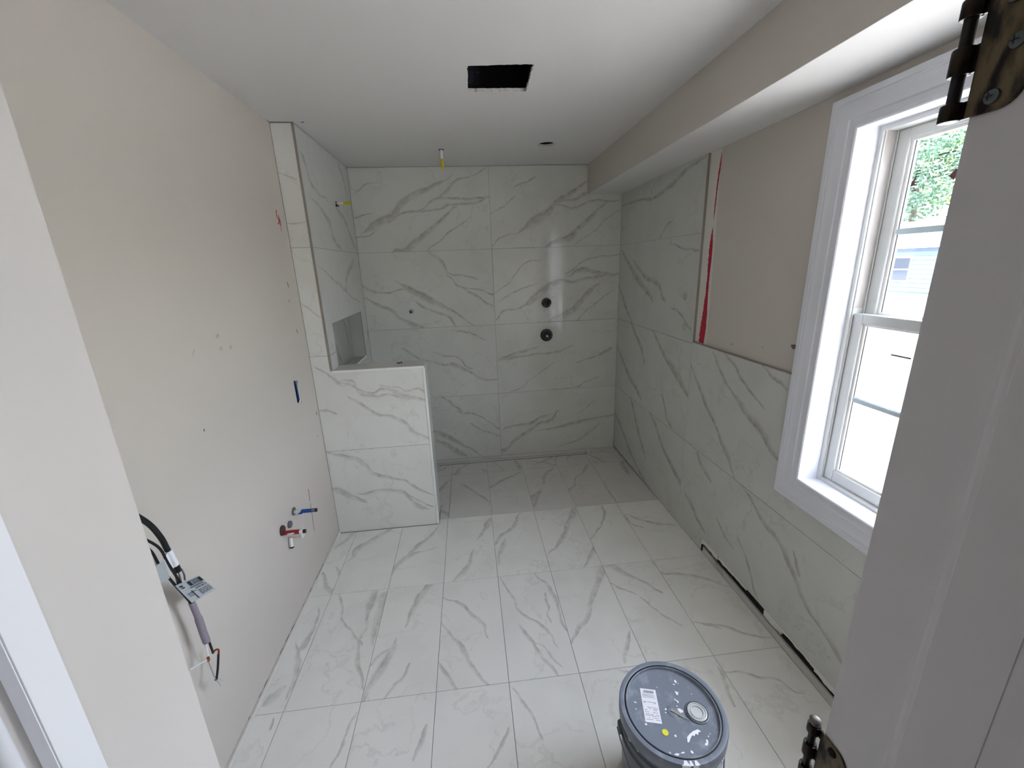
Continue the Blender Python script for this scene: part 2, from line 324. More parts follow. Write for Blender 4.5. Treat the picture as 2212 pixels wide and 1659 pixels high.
 'floor':'''0.024,-1.269,0.0116 0.046,-1.172,0.0311 0.11,-1.121,0.0321 0.192,-1.037,0.0246 0.222,-1.008,0.0134
0.281,-1.557,0.0088 0.285,-1.464,0.0192 0.306,-1.379,0.0229 0.358,-1.307,0.0269 0.409,-1.272,0.0208 0.51,-1.251,0.0076
0.358,-1.307,0.0074 0.42,-1.2,0.0213 0.49,-1.117,0.0163 0.525,-1.039,0.0064
0.641,-1.547,0.0107 0.692,-1.489,0.0252 0.736,-1.405,0.0178 0.756,-1.304,0.0078
0.788,-1.196,0.0057 0.831,-1.105,0.0186 0.866,-1.024,0.0303 0.887,-0.991,0.0131
0.424,-1.801,0.0065 0.442,-1.708,0.0211 0.473,-1.63,0.0309 0.516,-1.558,0.0309
0.045,-1.567,0.0058 0.082,-1.646,0.0094 0.098,-1.717,0.0094 0.158,-1.79,0.0078 0.192,-1.839,0.0089 0.22,-1.869,0.0076
0.215,-1.876,0.0084 0.224,-1.926,0.0119 0.239,-1.974,0.0135 0.265,-2.029,0.0118 0.288,-2.088,0.0081
0.232,-1.561,0.0225 0.228,-1.636,0.0295 0.225,-1.697,0.0162 0.231,-1.792,0.0115 0.212,-1.833,0.0147
0.283,-1.591,0.034 0.284,-1.685,0.0249 0.278,-1.79,0.0238 0.278,-1.877,0.012
0.305,-2.148,0.011 0.317,-2.092,0.016 0.338,-2.039,0.0242 0.363,-1.961,0.0254 0.394,-1.893,0.0084
0.297,-1.997,0.0066 0.327,-1.948,0.0113 0.358,-1.929,0.0089
0.385,-2.153,0.0058 0.414,-2.105,0.0098 0.447,-2.068,0.0106 0.463,-2.02,0.0075
-0.032,-1.65,0.0067 -0.025,-1.737,0.0132 -0.027,-1.817,0.0167 -0.033,-1.858,0.0189
-0.069,-1.836,0.0048 -0.042,-1.881,0.0115 -0.025,-1.953,0.0192 -0.017,-2.026,0.0154 -0.016,-2.092,0.0096
-0.101,-2.118,0.0083 -0.074,-2.084,0.0254 -0.049,-2.055,0.0173
0.594,-2.023,0.0064 0.616,-2.063,0.0137 0.644,-2.109,0.0133 0.677,-2.154,0.0095
0.596,-1.658,0.0058 0.677,-1.702,0.0105 0.754,-1.802,0.0126 0.79,-1.862,0.0118 0.799,-1.925,0.0057
0.596,-1.817,0.0044 0.666,-1.923,0.0125 0.709,-2.001,0.0134 0.742,-2.066,0.0116 0.798,-2.15,0.0062
0.534,-2.388,0.0081 0.551,-2.34,0.0119 0.569,-2.289,0.0086
0.241,-2.378,0.0049 0.26,-2.332,0.0063 0.272,-2.277,0.0064 0.29,-2.213,0.0054
0.783,-2.448,0.0042 0.83,-2.392,0.0088 0.863,-2.345,0.008
0.904,-2.185,0.0038 0.928,-2.239,0.0085 0.962,-2.302,0.0071 0.98,-2.371,0.0057
-0.029,-2.176,0.0048 -0.021,-2.222,0.0082
0.894,-1.552,0.0055 0.93,-1.645,0.0079 0.959,-1.722,0.0088 0.975,-1.785,0.0112 1.014,-1.842,0.0103 1.054,-1.882,0.0114 1.081,-1.92,0.0098 1.102,-1.955,0.0069 1.105,-1.993,0.0044
1.096,-1.555,0.0075 1.134,-1.632,0.0127 1.157,-1.711,0.0174 1.172,-1.753,0.0138 1.172,-1.836,0.0094 1.17,-1.899,0.0093 1.181,-1.947,0.007
1.115,-1.705,0.0113 1.119,-1.761,0.0111 1.124,-1.8,0.0094 1.11,-1.841,0.0069 1.114,-1.877,0.0058
0.975,-1.878,0.0057 0.99,-1.933,0.0124 1.013,-1.993,0.0122 1.046,-2.051,0.012 1.077,-2.106,0.0116 1.089,-2.145,0.0082
1.014,-1.987,0.0049 1.055,-1.999,0.0072 1.077,-2.026,0.0067 1.094,-2.069,0.0076 1.12,-2.117,0.0053
1.47,-1.574,0.0388 1.432,-1.633,0.0313 1.377,-1.727,0.025 1.336,-1.8,0.0184 1.299,-1.869,0.0179 1.245,-1.937,0.0163 1.187,-2.011,0.0073
0.903,-1.248,0.0121 0.945,-1.184,0.0169 0.995,-1.142,0.0191 1.041,-1.073,0.0171 1.072,-0.982,0.0118
0.896,-1.439,0.0069 0.908,-1.38,0.0157 0.935,-1.298,0.0241 0.955,-1.244,0.0124
1.191,-1.402,0.0049 1.252,-1.347,0.0144 1.314,-1.266,0.0199 1.371,-1.151,0.0251 1.427,-1.054,0.0341 1.468,-0.975,0.0381
1.669,-0.963,0.0103 1.657,-1.049,0.0141 1.612,-1.138,0.0109 1.555,-1.219,0.0094 1.494,-1.294,0.0077
1.379,-1.541,0.0066 1.43,-1.46,0.0151 1.478,-1.393,0.0213 1.516,-1.343,0.0218
1.496,-1.559,0.019 1.546,-1.571,0.0325 1.582,-1.619,0.0233 1.612,-1.66,0.0144 1.663,-1.711,0.0123 1.71,-1.776,0.0102
1.486,-1.685,0.0051 1.532,-1.734,0.0102 1.585,-1.774,0.005
1.602,-1.808,0.0061 1.629,-1.873,0.009 1.665,-1.935,0.009 1.714,-1.977,0.006
1.795,-1.099,0.0109 1.866,-1.165,0.0189 1.947,-1.218,0.0187 2.041,-1.252,0.0105
1.775,-1.11,0.0062 1.794,-1.206,0.0137 1.845,-1.252,0.0101
1.777,-1.662,0.007 1.872,-1.672,0.0111 1.951,-1.71,0.0133 2.028,-1.748,0.0094
1.793,-1.981,0.0059 1.841,-2.008,0.0059 1.883,-2.034,0.0037
1.76,-1.551,0.0093 1.773,-1.582,0.0136 1.776,-1.62,0.0078
1.462,-1.994,0.0072 1.43,-2.063,0.0128 1.394,-2.128,0.0095
1.781,-1.654,0.0078 1.875,-1.675,0.0133 1.977,-1.716,0.0137 2.071,-1.791,0.0108
1.783,-1.98,0.0051 1.865,-2.01,0.0092 1.934,-2.044,0.0104 2.015,-2.091,0.0079 2.082,-2.11,0.0046
1.781,-2.234,0.0044 1.848,-2.243,0.0079 1.89,-2.267,0.0097 1.966,-2.292,0.0069 2.009,-2.346,0.0053
1.754,-2.219,0.0073 1.74,-2.275,0.0115 1.728,-2.36,0.0097
0.605,-0.308,0.0355 0.637,-0.278,0.0338 0.67,-0.192,0.0212 0.739,-0.128,0.0126
0.672,-0.454,0.0051 0.736,-0.56,0.0141 0.781,-0.627,0.0122 0.88,-0.772,0.0137
0.899,-0.572,0.0196 1.001,-0.478,0.0206 1.089,-0.41,0.0193 1.161,-0.361,0.0143
1.145,-0.142,0.0225 1.162,-0.223,0.0264 1.167,-0.317,0.0124
1.316,-0.581,0.0126 1.344,-0.471,0.0205 1.393,-0.393,0.0192 1.446,-0.339,0.0144
1.147,-0.869,0.0164 1.197,-0.783,0.0297 1.255,-0.707,0.0318 1.285,-0.668,0.0114
1.197,-0.877,0.0148 1.224,-0.801,0.017 1.272,-0.696,0.0131
1.491,-0.718,0.0173 1.54,-0.651,0.0132 1.594,-0.532,0.0107 1.664,-0.458,0.0136 1.739,-0.345,0.0208
2.046,-0.12,0.0161 2.049,-0.266,0.0225 2.029,-0.415,0.0267 2.024,-0.539,0.0116
0.968,-0.13,0.0055 1.004,-0.233,0.0085 1.045,-0.35,0.0103
0.849,-0.243,0.0097 0.881,-0.294,0.0284''',
}
def parse(s): return [[tuple(map(float, p.split(','))) for p in l.split()] for l in s.strip().splitlines()]
VEINS = {k: parse(v) for k, v in VEINS.items()}
PATCH = []
def tile_mat(name, veins, axes, rough, seed, base=(222, 223, 219), strength=1.0, bg=1.0):
    """veins: polylines (u,v,w) relative to the tile's own centre; axes: which object coordinates are u,v"""
    m = bpy.data.materials.new(name); m.use_nodes = True; nt = m.node_tree; N = nt.nodes; Lk = nt.links
    p = N['Principled BSDF']; p.inputs['Roughness'].default_value = rough; p.inputs['Specular IOR Level'].default_value = .5
    def new(t, **kw):
        n = N.new('ShaderNode'+t)
        for k, v in kw.items(): setattr(n, k, v)
        return n
    def math_(op, a, b=None, c=None, clamp=False):
        n = new('Math', operation=op); n.use_clamp = clamp
        for i, x in enumerate((a, b, c)):
            if x is None: continue
            if isinstance(x, (int, float)): n.inputs[i].default_value = x
            else: Lk.new(x, n.inputs[i])
        return n.outputs[0]
    tc = new('TexCoord'); sp = new('SeparateXYZ'); Lk.new(tc.outputs['Object'], sp.inputs[0])
    cb = new('CombineXYZ'); Lk.new(sp.outputs[axes[0]], cb.inputs[0]); Lk.new(sp.outputs[axes[1]], cb.inputs[1]); cb.inputs[2].default_value = seed*1.37
    P0 = cb.outputs[0]
    def noise(scale, detail, vec=P0, rough_=.55):
        t = new('TexNoise'); t.inputs['Scale'].default_value = scale; t.inputs['Detail'].default_value = detail; t.inputs['Roughness'].default_value = rough_
        Lk.new(vec, t.inputs['Vector']); return t
    def vm(op, a, b):
        n = new('VectorMath', operation=op)
        for i, x in enumerate((a, b)):
            if isinstance(x, tuple): n.inputs[i].default_value = x
            else: Lk.new(x, n.inputs[i])
        return n
    n1 = noise(7, 5); d1 = vm('SUBTRACT', n1.outputs['Color'], (.5, .5, .5))
    sc_ = new('VectorMath', operation='SCALE'); Lk.new(d1.outputs[0], sc_.inputs[0]); sc_.inputs['Scale'].default_value = .055
    Pw = vm('ADD', P0, sc_.outputs[0]).outputs[0]
    n2 = noise(22, 4).outputs['Fac']
    mod = new('MapRange'); Lk.new(n2, mod.inputs[0]); mod.inputs[1].default_value = .34; mod.inputs[2].default_value = .64; mod.inputs[3].default_value = .36; mod.inputs[4].default_value = 1
    acc = None
    for q in veins:
        A = Vector(q[0][:2]); Bv = Vector(q[-1][:2]); L = (Bv-A).length
        if L < 1e-3: continue
        e = (Bv-A)/L; nn = Vector((-e.y, e.x)); pts = []; last = -.02
        for (u, v, w) in q:
            d = Vector((u, v))-A; t = d.dot(e)/L; h = d.dot(nn)
            if t < last+.02: t = last+.02
            if t > 1: t = 1
            pts.append([t, h, w]); last = t
        Hm = max(.01, max(abs(x[1]) for x in pts)*1.3); Wm = max(x[2] for x in pts)*1.25
        dt = new('VectorMath', operation='DOT_PRODUCT'); Lk.new(Pw, dt.inputs[0]); dt.inputs[1].default_value = (e.x/L, e.y/L, 0)
        dn = new('VectorMath', operation='DOT_PRODUCT'); Lk.new(Pw, dn.inputs[0]); dn.inputs[1].default_value = (nn.x, nn.y, 0)
        # leave room for the tapered ends: t' = (t*.86+.07)
        t_ = math_('MULTIPLY_ADD', dt.outputs['Value'], .86, .07-.86*A.dot(e)/L)
        h_ = math_('SUBTRACT', dn.outputs['Value'], A.dot(nn))
        def fc(vals, ends):
            n = new('FloatCurve'); n.mapping.extend = 'HORIZONTAL'; c = n.mapping.curves[0]; vals = [(x*.86+.07, y) for x, y in vals]
            e0, e1 = ends if ends else (vals[0][1], vals[-1][1])
            c.points[0].location = (0, e0); c.points[1].location = (1, e1)
            for x, y in vals: c.points.new(x, y)
            n.mapping.update(); Lk.new(t_, n.inputs['Value']); return n.outputs[0]
        cen = fc([(x[0], .5+.5*x[1]/Hm) for x in pts], None)
        wid = fc([(x[0], x[2]/Wm) for x in pts], (0, 0))
        c_ = math_('MULTIPLY_ADD', cen, 2*Hm, -Hm)
        w_ = math_('MULTIPLY_ADD', wid, Wm*1.4, .00005)
        s = math_('DIVIDE', math_('SUBTRACT', h_, c_), w_)
        ab = math_('ABSOLUTE', s)
        body = new('MapRange'); body.interpolation_type = 'SMOOTHSTEP'; Lk.new(ab, body.inputs[0]); body.inputs[1].default_value = .85; body.inputs[2].default_value = .1; body.inputs[3].default_value = 0; body.inputs[4].default_value = .6
        ln = new('MapRange'); ln.interpolation_type = 'SMOOTHSTEP'; Lk.new(math_('ABSOLUTE', math_('SUBTRACT', s, .3)), ln.inputs[0])
        ln.inputs[1].default_value = .3; ln.inputs[2].default_value = 0; ln.inputs[3].default_value = 0; ln.inputs[4].default_value = .3
        v_ = math_('ADD', body.outputs[0], ln.outputs[0])
        acc = v_ if acc is None else math_('MAXIMUM', acc, v_)
    base_c = srgb(*base)
    # cloudy ground and hair-fine secondary veins
    n3 = noise(2.2, 6, Pw); rid = math_('ABSOLUTE', math_('SUBTRACT', n3.outputs['Fac'], .5))
    hr = new('MapRange'); Lk.new(rid, hr.inputs[0]); hr.inputs[1].default_value = .012; hr.inputs[2].default_value = 0; hr.inputs[3].default_value = 0; hr.inputs[4].default_value = .26
    n4 = noise(5, 5); cl = new('MapRange'); Lk.new(n4.outputs['Fac'], cl.inputs[0]); cl.inputs[1].default_value = .45; cl.inputs[2].default_value = .75; cl.inputs[3].default_value = 0; cl.inputs[4].default_value = .14*bg
    tot = math_('MAXIMUM', math_('MULTIPLY', hr.outputs[0], mod.outputs[0]), cl.outputs[0])
    if acc is not None: tot = math_('MAXIMUM', math_('MULTIPLY', acc, mod.outputs[0]), tot)
    tot = math_('MULTIPLY', tot, .78*strength, clamp=True)
    n5 = noise(3.1, 2); vc = new('Mix', data_type='RGBA'); vc.inputs['A'].default_value = srgb(122, 119, 110); vc.inputs['B'].default_value = srgb(142, 130, 112)
    Lk.new(n5.outputs['Fac'], vc.inputs['Factor'])
    mx = new('Mix', data_type='RGBA'); mx.inputs['A'].default_value = base_c; Lk.new(vc.outputs['Result'], mx.inputs['B']); Lk.new(tot, mx.inputs['Factor'])
    Lk.new(mx.outputs['Result'], p.inputs['Base Color'])
    return m
TILE_N = [0]
TB_ = {'floor': (240, 240, 235), 'right': (206, 207, 202), 'left': (210, 211, 208), 'back': (216, 217, 211), 'pony': (227, 227, 222)}  # one tile toned per surface, light and shade put into the base colour
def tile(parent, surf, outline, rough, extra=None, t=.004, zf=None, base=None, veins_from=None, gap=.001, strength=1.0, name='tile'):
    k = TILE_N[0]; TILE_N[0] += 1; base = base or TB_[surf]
    us = [p[0] for p in outline]; vs_ = [p[1] for p in outline]
    u0, u1, v0, v1 = min(us), max(us), min(vs_), max(vs_); cu, cv = (u0+u1)/2, (v0+v1)/2
    f = PM[surf]; g = f
    if zf: g = lambda u, v, d: (f(u, v, d)[0], f(u, v, d)[1], f(u, v, d)[2]+zf(u, v))
    vf = prism(outline, g, t, w0=0, bevel=gap)
    vl = []
    for q in VEINS.get(veins_from or surf, []):
        mu = sum(p[0] for p in q)/len(q); mv = sum(p[1] for p in q)/len(q)
        if u0 <= mu <= u1 and v0 <= mv <= v1: vl.append(q)
    if not vl:
        rd = random.Random(k*7+3)
        for i in range(3):
            a = rd.uniform(u0, u1); b = rd.uniform(v0, v1); dx = rd.uniform(.1, .3); dy = rd.uniform(.12, .35)*rd.choice((-1, 1) if surf != 'right' else (1,))
            vl.append([(a+dx*s_/4, b+dy*s_/4+rd.uniform(-.02, .02), .004+.016*math.sin(math.pi*(s_+.5)/5)) for s_ in range(5)])
    vl = [[(p[0]-cu, p[1]-cv, p[2]) for p in q] for q in vl]
    ax = {'back': (0, 2), 'pony': (0, 2), 'right': (1, 2), 'left': (1, 2), 'floor': (0, 1)}[surf]
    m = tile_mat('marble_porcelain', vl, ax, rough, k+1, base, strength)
    org = g(cu, cv, 0)
    return link(name, vf, m, parent, origin=org)
def joint(outline, g=.001):
    n = len(outline); area = sum(outline[i][0]*outline[(i+1) % n][1]-outline[(i+1) % n][0]*outline[i][1] for i in range(n))
    if area < 0: outline = outline[::-1]
    out = []
    for i in range(n):
        a, b, c = [Vector(outline[(i+k) % n]) for k in (-1, 0, 1)]
        e1 = (b-a).normalized(); e2 = (c-b).normalized(); n1 = Vector((-e1.y, e1.x)); n2 = Vector((-e2.y, e2.x)); q = n1+n2
        q = q/max(.3, q.dot(n1)); p = b+q*g; out.append((p.x, p.y))
    return out

# ------------------------------------------------------------------ materials
M_wall = mat('beige_wall_paint', (206, 199, 191), .55, var=.02, scale=3, bump=.08, bscale=260)
M_prime = mat('white_primer', (222, 218, 211), .7, var=.03, scale=8, bump=.1)
M_ceil = mat('flat_white_ceiling_paint', (223, 222, 220), .7, var=.015, scale=2, bump=.06, bscale=220)
M_trim = mat('white_semigloss_trim_paint', (226, 228, 235), .32, var=.01)
M_jambr = mat('trim_paint_shaded', (205, 203, 205), .35, var=.01)  # trim paint greyed to put the right jamb's shade into the colour
M_stop = mat('trim_paint_lit', (238, 239, 245), .35, var=.01)  # trim paint lightened to put the light on the left stop into the colour
M_vinyl = mat('white_vinyl', (214, 216, 213), .35, var=.01)
M_jambl = mat('off_white_jamb_paint', (208, 203, 200), .4, var=.015, scale=4)
M_grout = mat('grey_grout', (150, 150, 146), .8)
M_dry = mat('raw_drywall_core', (190, 182, 172), .9, var=.12, scale=40, bump=.5)
M_black = mat('black_plastic', (14, 14, 15), .35, var=0)
M_dark = mat('painted_dark', (18, 17, 16), .9, var=.3, scale=30)  # near-black colour, also stands in for shade in gaps and recesses
M_plaster = mat('white_thinset_lumps', (226, 223, 216), .85, var=.08, scale=60, bump=.6, bscale=90)
M_taupe = mat('taupe_tile_edge', (150, 143, 132), .5, var=.05)
M_white = mat('white_edge_trim', (236, 236, 233), .35, var=.01)
M_red = mat('red_marker_paint', (178, 16, 48), .5, var=.15, scale=40)
M_redln = mat('red_marker_line', (150, 50, 50), .6, var=.1)
M_blue = mat('blue_plastic', (24, 72, 150), .35, var=.05)
M_chrome = mat('chrome', (200, 200, 200), .15, 1, var=0)
M_copper = mat('copper', (176, 96, 62), .3, 1, var=.1)
M_yellow = mat('yellow_label_film', (206, 188, 30), .4, var=.08)
M_pex = mat('white_pipe', (226, 226, 222), .35, var=.02)
M_brown = mat('brown_rust_plaster', (80, 52, 44), .8, var=.3, scale=60)
M_greyf = mat('grey_flange', (104, 104, 106), .6, var=.1)
M_paper = mat('white_label_paper', (232, 232, 238), .6, var=.02)
M_ink = mat('black_print', (30, 32, 42), .6, var=0)
M_inkg = mat('grey_print', (110, 112, 120), .6, var=0)
M_mark = mat('pencil_grey', (104, 100, 94), .8, var=.1)
M_brass = two_tone('worn_antique_brass', (98, 86, 64), (20, 13, 9), 90, .42, .62, .45, .55, (1, 1, .35), .3)
M_brassd = two_tone('tarnished_dark_brass', (48, 36, 26), (12, 9, 7), 110, .4, .65, .4, .6, (1, 1, .5), .3)
M_screw = mat('grey_zinc_screw', (92, 98, 100), .4, .7, var=.1)
M_pail = mat('blue_grey_pail_plastic', (104, 112, 122), .38, var=.08, scale=20)
M_lid = two_tone('blue_grey_lid_plastic', (116, 124, 136), (158, 164, 174), 26, .55, .85, .4, 0, (1, 1, 1), .05)
M_splat = mat('dried_white_paint', (232, 234, 240), .55, var=.04, bump=.3)
M_clear = mat('spout_cap_plastic', (192, 196, 194), .3, var=.12, scale=60)
M_sticker = mat('yellow_dot_sticker', (226, 222, 60), .5, var=.02)
M_lilac = mat('lilac_grey_sleeve', (140, 131, 143), .75, var=.15, scale=120, bump=.4)
M_cable = mat('black_cable_jacket', (16, 17, 20), .4, var=0)
M_wirew = mat('white_wire', (220, 220, 218), .4, var=0)
M_alum = mat('foil_shield', (190, 192, 196), .25, .9, var=.1, scale=100)
M_tracks = mat('grey_window_balance_tracks', (186, 180, 176), .4, var=.02)
M_seal = mat('dark_window_seal', (40, 42, 48), .6, var=0)
M_oak = two_tone('oak_hall_floor', (150, 112, 76), (120, 84, 54), 6, .3, .7, .4, 0, (8, 1, 1), .05)
M_hall = mat('hall_wall_paint', (150, 142, 132), .6, var=.02, scale=3)
# clear pane: fresnel gloss over clear transmission
M_glass = bpy.data.materials.new('window_glass'); M_glass.use_nodes = True
_n = M_glass.node_tree; _n.nodes.clear()
_o = _n.nodes.new('ShaderNodeOutputMaterial'); _t = _n.nodes.new('ShaderNodeBsdfTransparent'); _t.inputs[0].default_value = (.955, .955, .955, 1)
_g = _n.nodes.new('ShaderNodeBsdfGlossy'); _g.inputs['Roughness'].default_value = .02; _f = _n.nodes.new('ShaderNodeFresnel'); _f.inputs[0].default_value = 1.5
_m = _n.nodes.new('ShaderNodeMixShader'); _ge = _n.nodes.new('ShaderNodeNewGeometry'); _su = _n.nodes.new('ShaderNodeMath'); _su.operation = 'SUBTRACT'; _su.inputs[0].default_value = 1; _n.links.new(_ge.outputs['Backfacing'], _su.inputs[1])
_mu = _n.nodes.new('ShaderNodeMath'); _mu.operation = 'MULTIPLY'; _n.links.new(_f.outputs[0], _mu.inputs[0]); _n.links.new(_su.outputs[0], _mu.inputs[1]); _n.links.new(_mu.outputs[0], _m.inputs[0]); _n.links.new(_t.outputs[0], _m.inputs[1]); _n.links.new(_g.outputs[0], _m.inputs[2]); _n.links.new(_m.outputs[0], _o.inputs[0])

XL, XR, YR, H = -.1143, 2.0872, -.9928, 2.38
Z3, Z2, Z1 = .5807, 1.1807, 1.7807
ZP, XP = 1.088, .5334
XS, ZS = 1.808, 2.167
YF = -3.11
R_W, R_F = .07, .24

# ------------------------------------------------------------------ room shell
def S(name, vf, m, **k): return link(name, vf, m, kind='structure', **k)
wall_back = S('wall_back', box(XL-.2, XR+.2, .004, .15, -.05, 2.7), M_grout)
floor = S('floor', box(XL-.2, XR+.2, YF-.23, .15, -.12, -.03), M_grout)
# mortar bed
S_bed = link('mortar_bed', box(XL, XR+.0045, YF, -.9455, -.03, -.0045), M_grout, floor)
link('mortar_bed', box(XL, XR+.0045, -.9455, .0035, -.03, -.0175), M_grout, floor)
link('mortar_bed', prism([(-.9455, -.0175), (-.11, -.0175), (-.11, -.0166), (-.9455, -.0046)], lambda u, v, d: (.0+d, u, v), XR+.004, .0001), M_grout, floor)
# ceiling with the fan opening and the light opening
fan_hole = ragged([(.873, -1.372), (1.129, -1.380), (1.122, -1.637), (.871, -1.617)], .0022, .012, 4)
can_hole = circle(1.376, -.552, .054, 28)
ceiling = S('ceiling', plate(rect(XL-.2, XR+.2, YF-.23, .1), [fan_hole, can_hole], lambda u, v, d: (u, v, H+d), .014), M_ceil)
S('roof', box(XL-.5, XR+.5, -6.6, .5, 2.70, 2.85), M_dark)  # unseen slab added to keep sky light out of the ceiling cavity
# left wall with the blue box opening
box_hole = [(-1.258, .985), (-1.205, .975), (-1.205, 1.098), (-1.258, 1.108)]
wall_left = S('wall_left', plate(rect(YF, YR, 0.012, H), [box_hole], lambda u, v, d: (XL-d, u, v), .013), M_wall)
S('wall_left', box(XL-.25, XL-.10, YF, .1, -.05, 2.7), M_hall)
# painted part of the window wall, opening for the window
WY0, WY1, WZ0, WZ1 = -2.099, -2.900, .787, 2.034     # clear opening
wall_right = S('wall_right', plate([(YF, -.05), (.1, -.05), (.1, 2.7), (YF, 2.7)], [rect(WY1-.012, WY0+.012, WZ0-.012, WZ1+.012)], lambda u, v, d: (2.100+d, u, v), .19), M_wall)
# soffit along the window wall
soffit = S('soffit', box(XS, 2.100, YF, .004, ZS, H), M_wall)
link('soffit_underside', prism(rect(XS+.0005, 2.0995, YF, .0035), lambda u, v, d: (u, v, ZS-.0012+d), .0012, .0003), M_ceil, soffit)
# front wall around the doorway
DX0, DX1, DZ = .517, 1.245, 2.03
wf = S('wall_front', plate([(XL-.2, -.05), (DX0-.02, -.05), (DX0-.02, DZ+.02), (DX1+.02, DZ+.02), (DX1+.02, -.05), (XR+.2, -.05), (XR+.2, 2.7), (XL-.2, 2.7)], [], lambda u, v, d: (u, YF-d, v), .23), M_wall)

# ---- back wall tiles: two columns of four
for (a, b) in ((0, 1.034), (1.034, XR)):
    for (c, e) in ((-.012, Z3), (Z3, Z2), (Z2, Z1), (Z1, H-.003)):
        if a > 1 and e > H-.1: o = [(a, c), (b, c), (b, ZS), (XS, ZS), (XS, e), (a, e)]
        else: o = rect(a, b, c, e)
        tile(wall_back, 'back', joint(o), R_W, gap=.0006)
# ---- window wall tiles
YT = -1.2235
backer = link('tile_backer', box(2.0912, 2.0999, YT, 0, -.01, ZS), M_grout, wall_right)
backer2 = link('tile_backer', prism([(YF, .08), (-1.505, .08), (-1.505, 0), (YT, 0), (YT, 1.189), (-2.05, 1.189), (-2.05, .72), (-2.95, .72), (-2.95, 1.189), (YF, 1.189)], lambda u, v, d: (2.0912+d, u, v), .0087, .0003), M_grout, wall_right)
for (c, e) in ((0, Z3), (Z3, Z2), (Z2, Z1), (Z1, ZS-.001)):
    tile(wall_right, 'right', joint(rect(YT, 0, c, e)), R_W, gap=.0006, strength=1.1)
tile(wall_right, 'right', joint([(-2.43, .081), (-1.505, .081), (-1.505, 0), (YT, 0), (YT, Z3), (-2.43, Z3)]), R_W, gap=.0006, strength=1.1)
tile(wall_right, 'right', joint([(-2.43, Z3), (YT, Z3), (YT, 1.189), (-2.04, 1.189), (-2.04, .735), (-2.43, .735)]), R_W, gap=.0006, strength=1.1)
tile(wall_right, 'right', joint([(YF, .081), (-2.43, .081), (-2.43, Z3), (YF, Z3)]), R_W, gap=.0006)
tile(wall_right, 'right', joint([(YF, Z3), (-2.43, Z3), (-2.43, .735), (-2.96, .735), (-2.96, 1.189), (YF, 1.189)]), R_W, gap=.0006)
# raw edges of the tiles where the paint begins
S('trim_1', box(2.0865, 2.1002, YT-.0025, YT-.0002, 1.189, ZS), M_taupe)
S('trim_1', box(2.0862, 2.1002, -1.99, YT-.0027, 1.1895, 1.1925), M_taupe)
# low strip and the open slot above it where the heater used to be
tile(wall_right, 'right', rect(YF, -1.507, .0, .036), .3, name='base_strip', base=(196, 196, 190), veins_from='none', t=.008)
link('slot_painted_shade', prism(rect(YF, -1.507, .036, .081), lambda u, v, d: (2.0985+d, u, v), .0014, .0002), M_dark, wall_right)  # flat dark sheet painted in for the slot's deep shade
rdm = random.Random(5)
def ragged_strip(y0, y1, zt, zlo, zhi, seed, x0, x1, m, name='thinset_ridge'):
    rd = random.Random(seed); n = max(3, int((y0-y1)/.012)); top = []; bot = []; h = (zlo+zhi)/2
    for i in range(n+1):
        y = y0+(y1-y0)*i/n; h = min(zhi, max(zlo, h+rd.uniform(-.004, .004))); top.append((y, zt)); bot.append((y, h))
    o = top+bot[::-1]
    return link(name, prism(o, lambda u, v, d: (x0+d, u, v), x1-x0, .0004), m, wall_right, kind=None)
for (a, b, lo, hi, s) in ((-1.515, -1.66, .049, .059, 1), (-1.67, -1.80, .053, .068, 2), (-1.80, -1.90, .068, .076, 3), (-2.03, -2.14, .044, .060, 4), (-2.14, -2.32, .060, .074, 5), (-2.32, -2.70, .050, .062, 6)):
    ragged_strip(a, b, .0812, lo, hi, s, 2.0885, 2.0984, M_plaster)
link('slot_end', prism([(-1.507, .0), (-1.512, .012), (-1.509, .03), (-1.516, .05), (-1.512, .075), (-1.507, .081)], lambda u, v, d: (2.0866+d, u, v), .004, .0003), M_plaster, wall_right)
link('slot_end', prism([(-1.5065, .002), (-1.522, .006), (-1.524, .034), (-1.518, .048), (-1.5065, .046)], lambda u, v, d: (2.0864+d, u, v), .003, .0003), M_dark, wall_right)  # dark patch painted in for the shade at the notch

# primed strip and the ragged red paint line beside the tile edge
pr = link('primed_strip', prism(ragged([(-1.2265, 1.193), (-1.2265, 2.165), (-1.322, 2.165), (-1.345, 1.193)], .0012, .05, 7), lambda u, v, d: (2.0996+d, u, v), .0005, .0002), M_prime, wall_right, label='unpainted white strip')
def red_run(z0, z1, spec, seed):
    rd = random.Random(seed); L_, R_ = [], []
    n = int((z1-z0)/.008)
    for i in range(n+1):
        t = i/n; z = z0+(z1-z0)*t; k = t*(len(spec)-1); a = int(min(k, len(spec)-2)); fr = k-a
        y = spec[a][0]+(spec[a+1][0]-spec[a][0])*fr; w = spec[a][1]+(spec[a+1][1]-spec[a][1])*fr
        L_.append((y+w/2+rd.uniform(-.0035, .0035)*min(1, w*60), z)); R_.append((y-w/2+rd.uniform(-.0012, .0012), z))
    return link('red_paint_streak', prism(L_+R_[::-1], lambda u, v, d: (2.0991+d, u, v), .0005, .0001), M_red, wall_right, label='ragged red paint streak')
red_run(1.196, 1.80, [(-1.290, .050), (-1.298, .054), (-1.302, .040), (-1.303, .024), (-1.303, .020), (-1.303, .028), (-1.302, .030), (-1.302, .003)], 3)
red_run(1.84, 2.145, [(-1.303, .002), (-1.306, .010), (-1.308, .008), (-1.311, .012), (-1.318, .012), (-1.322, .003)], 4)
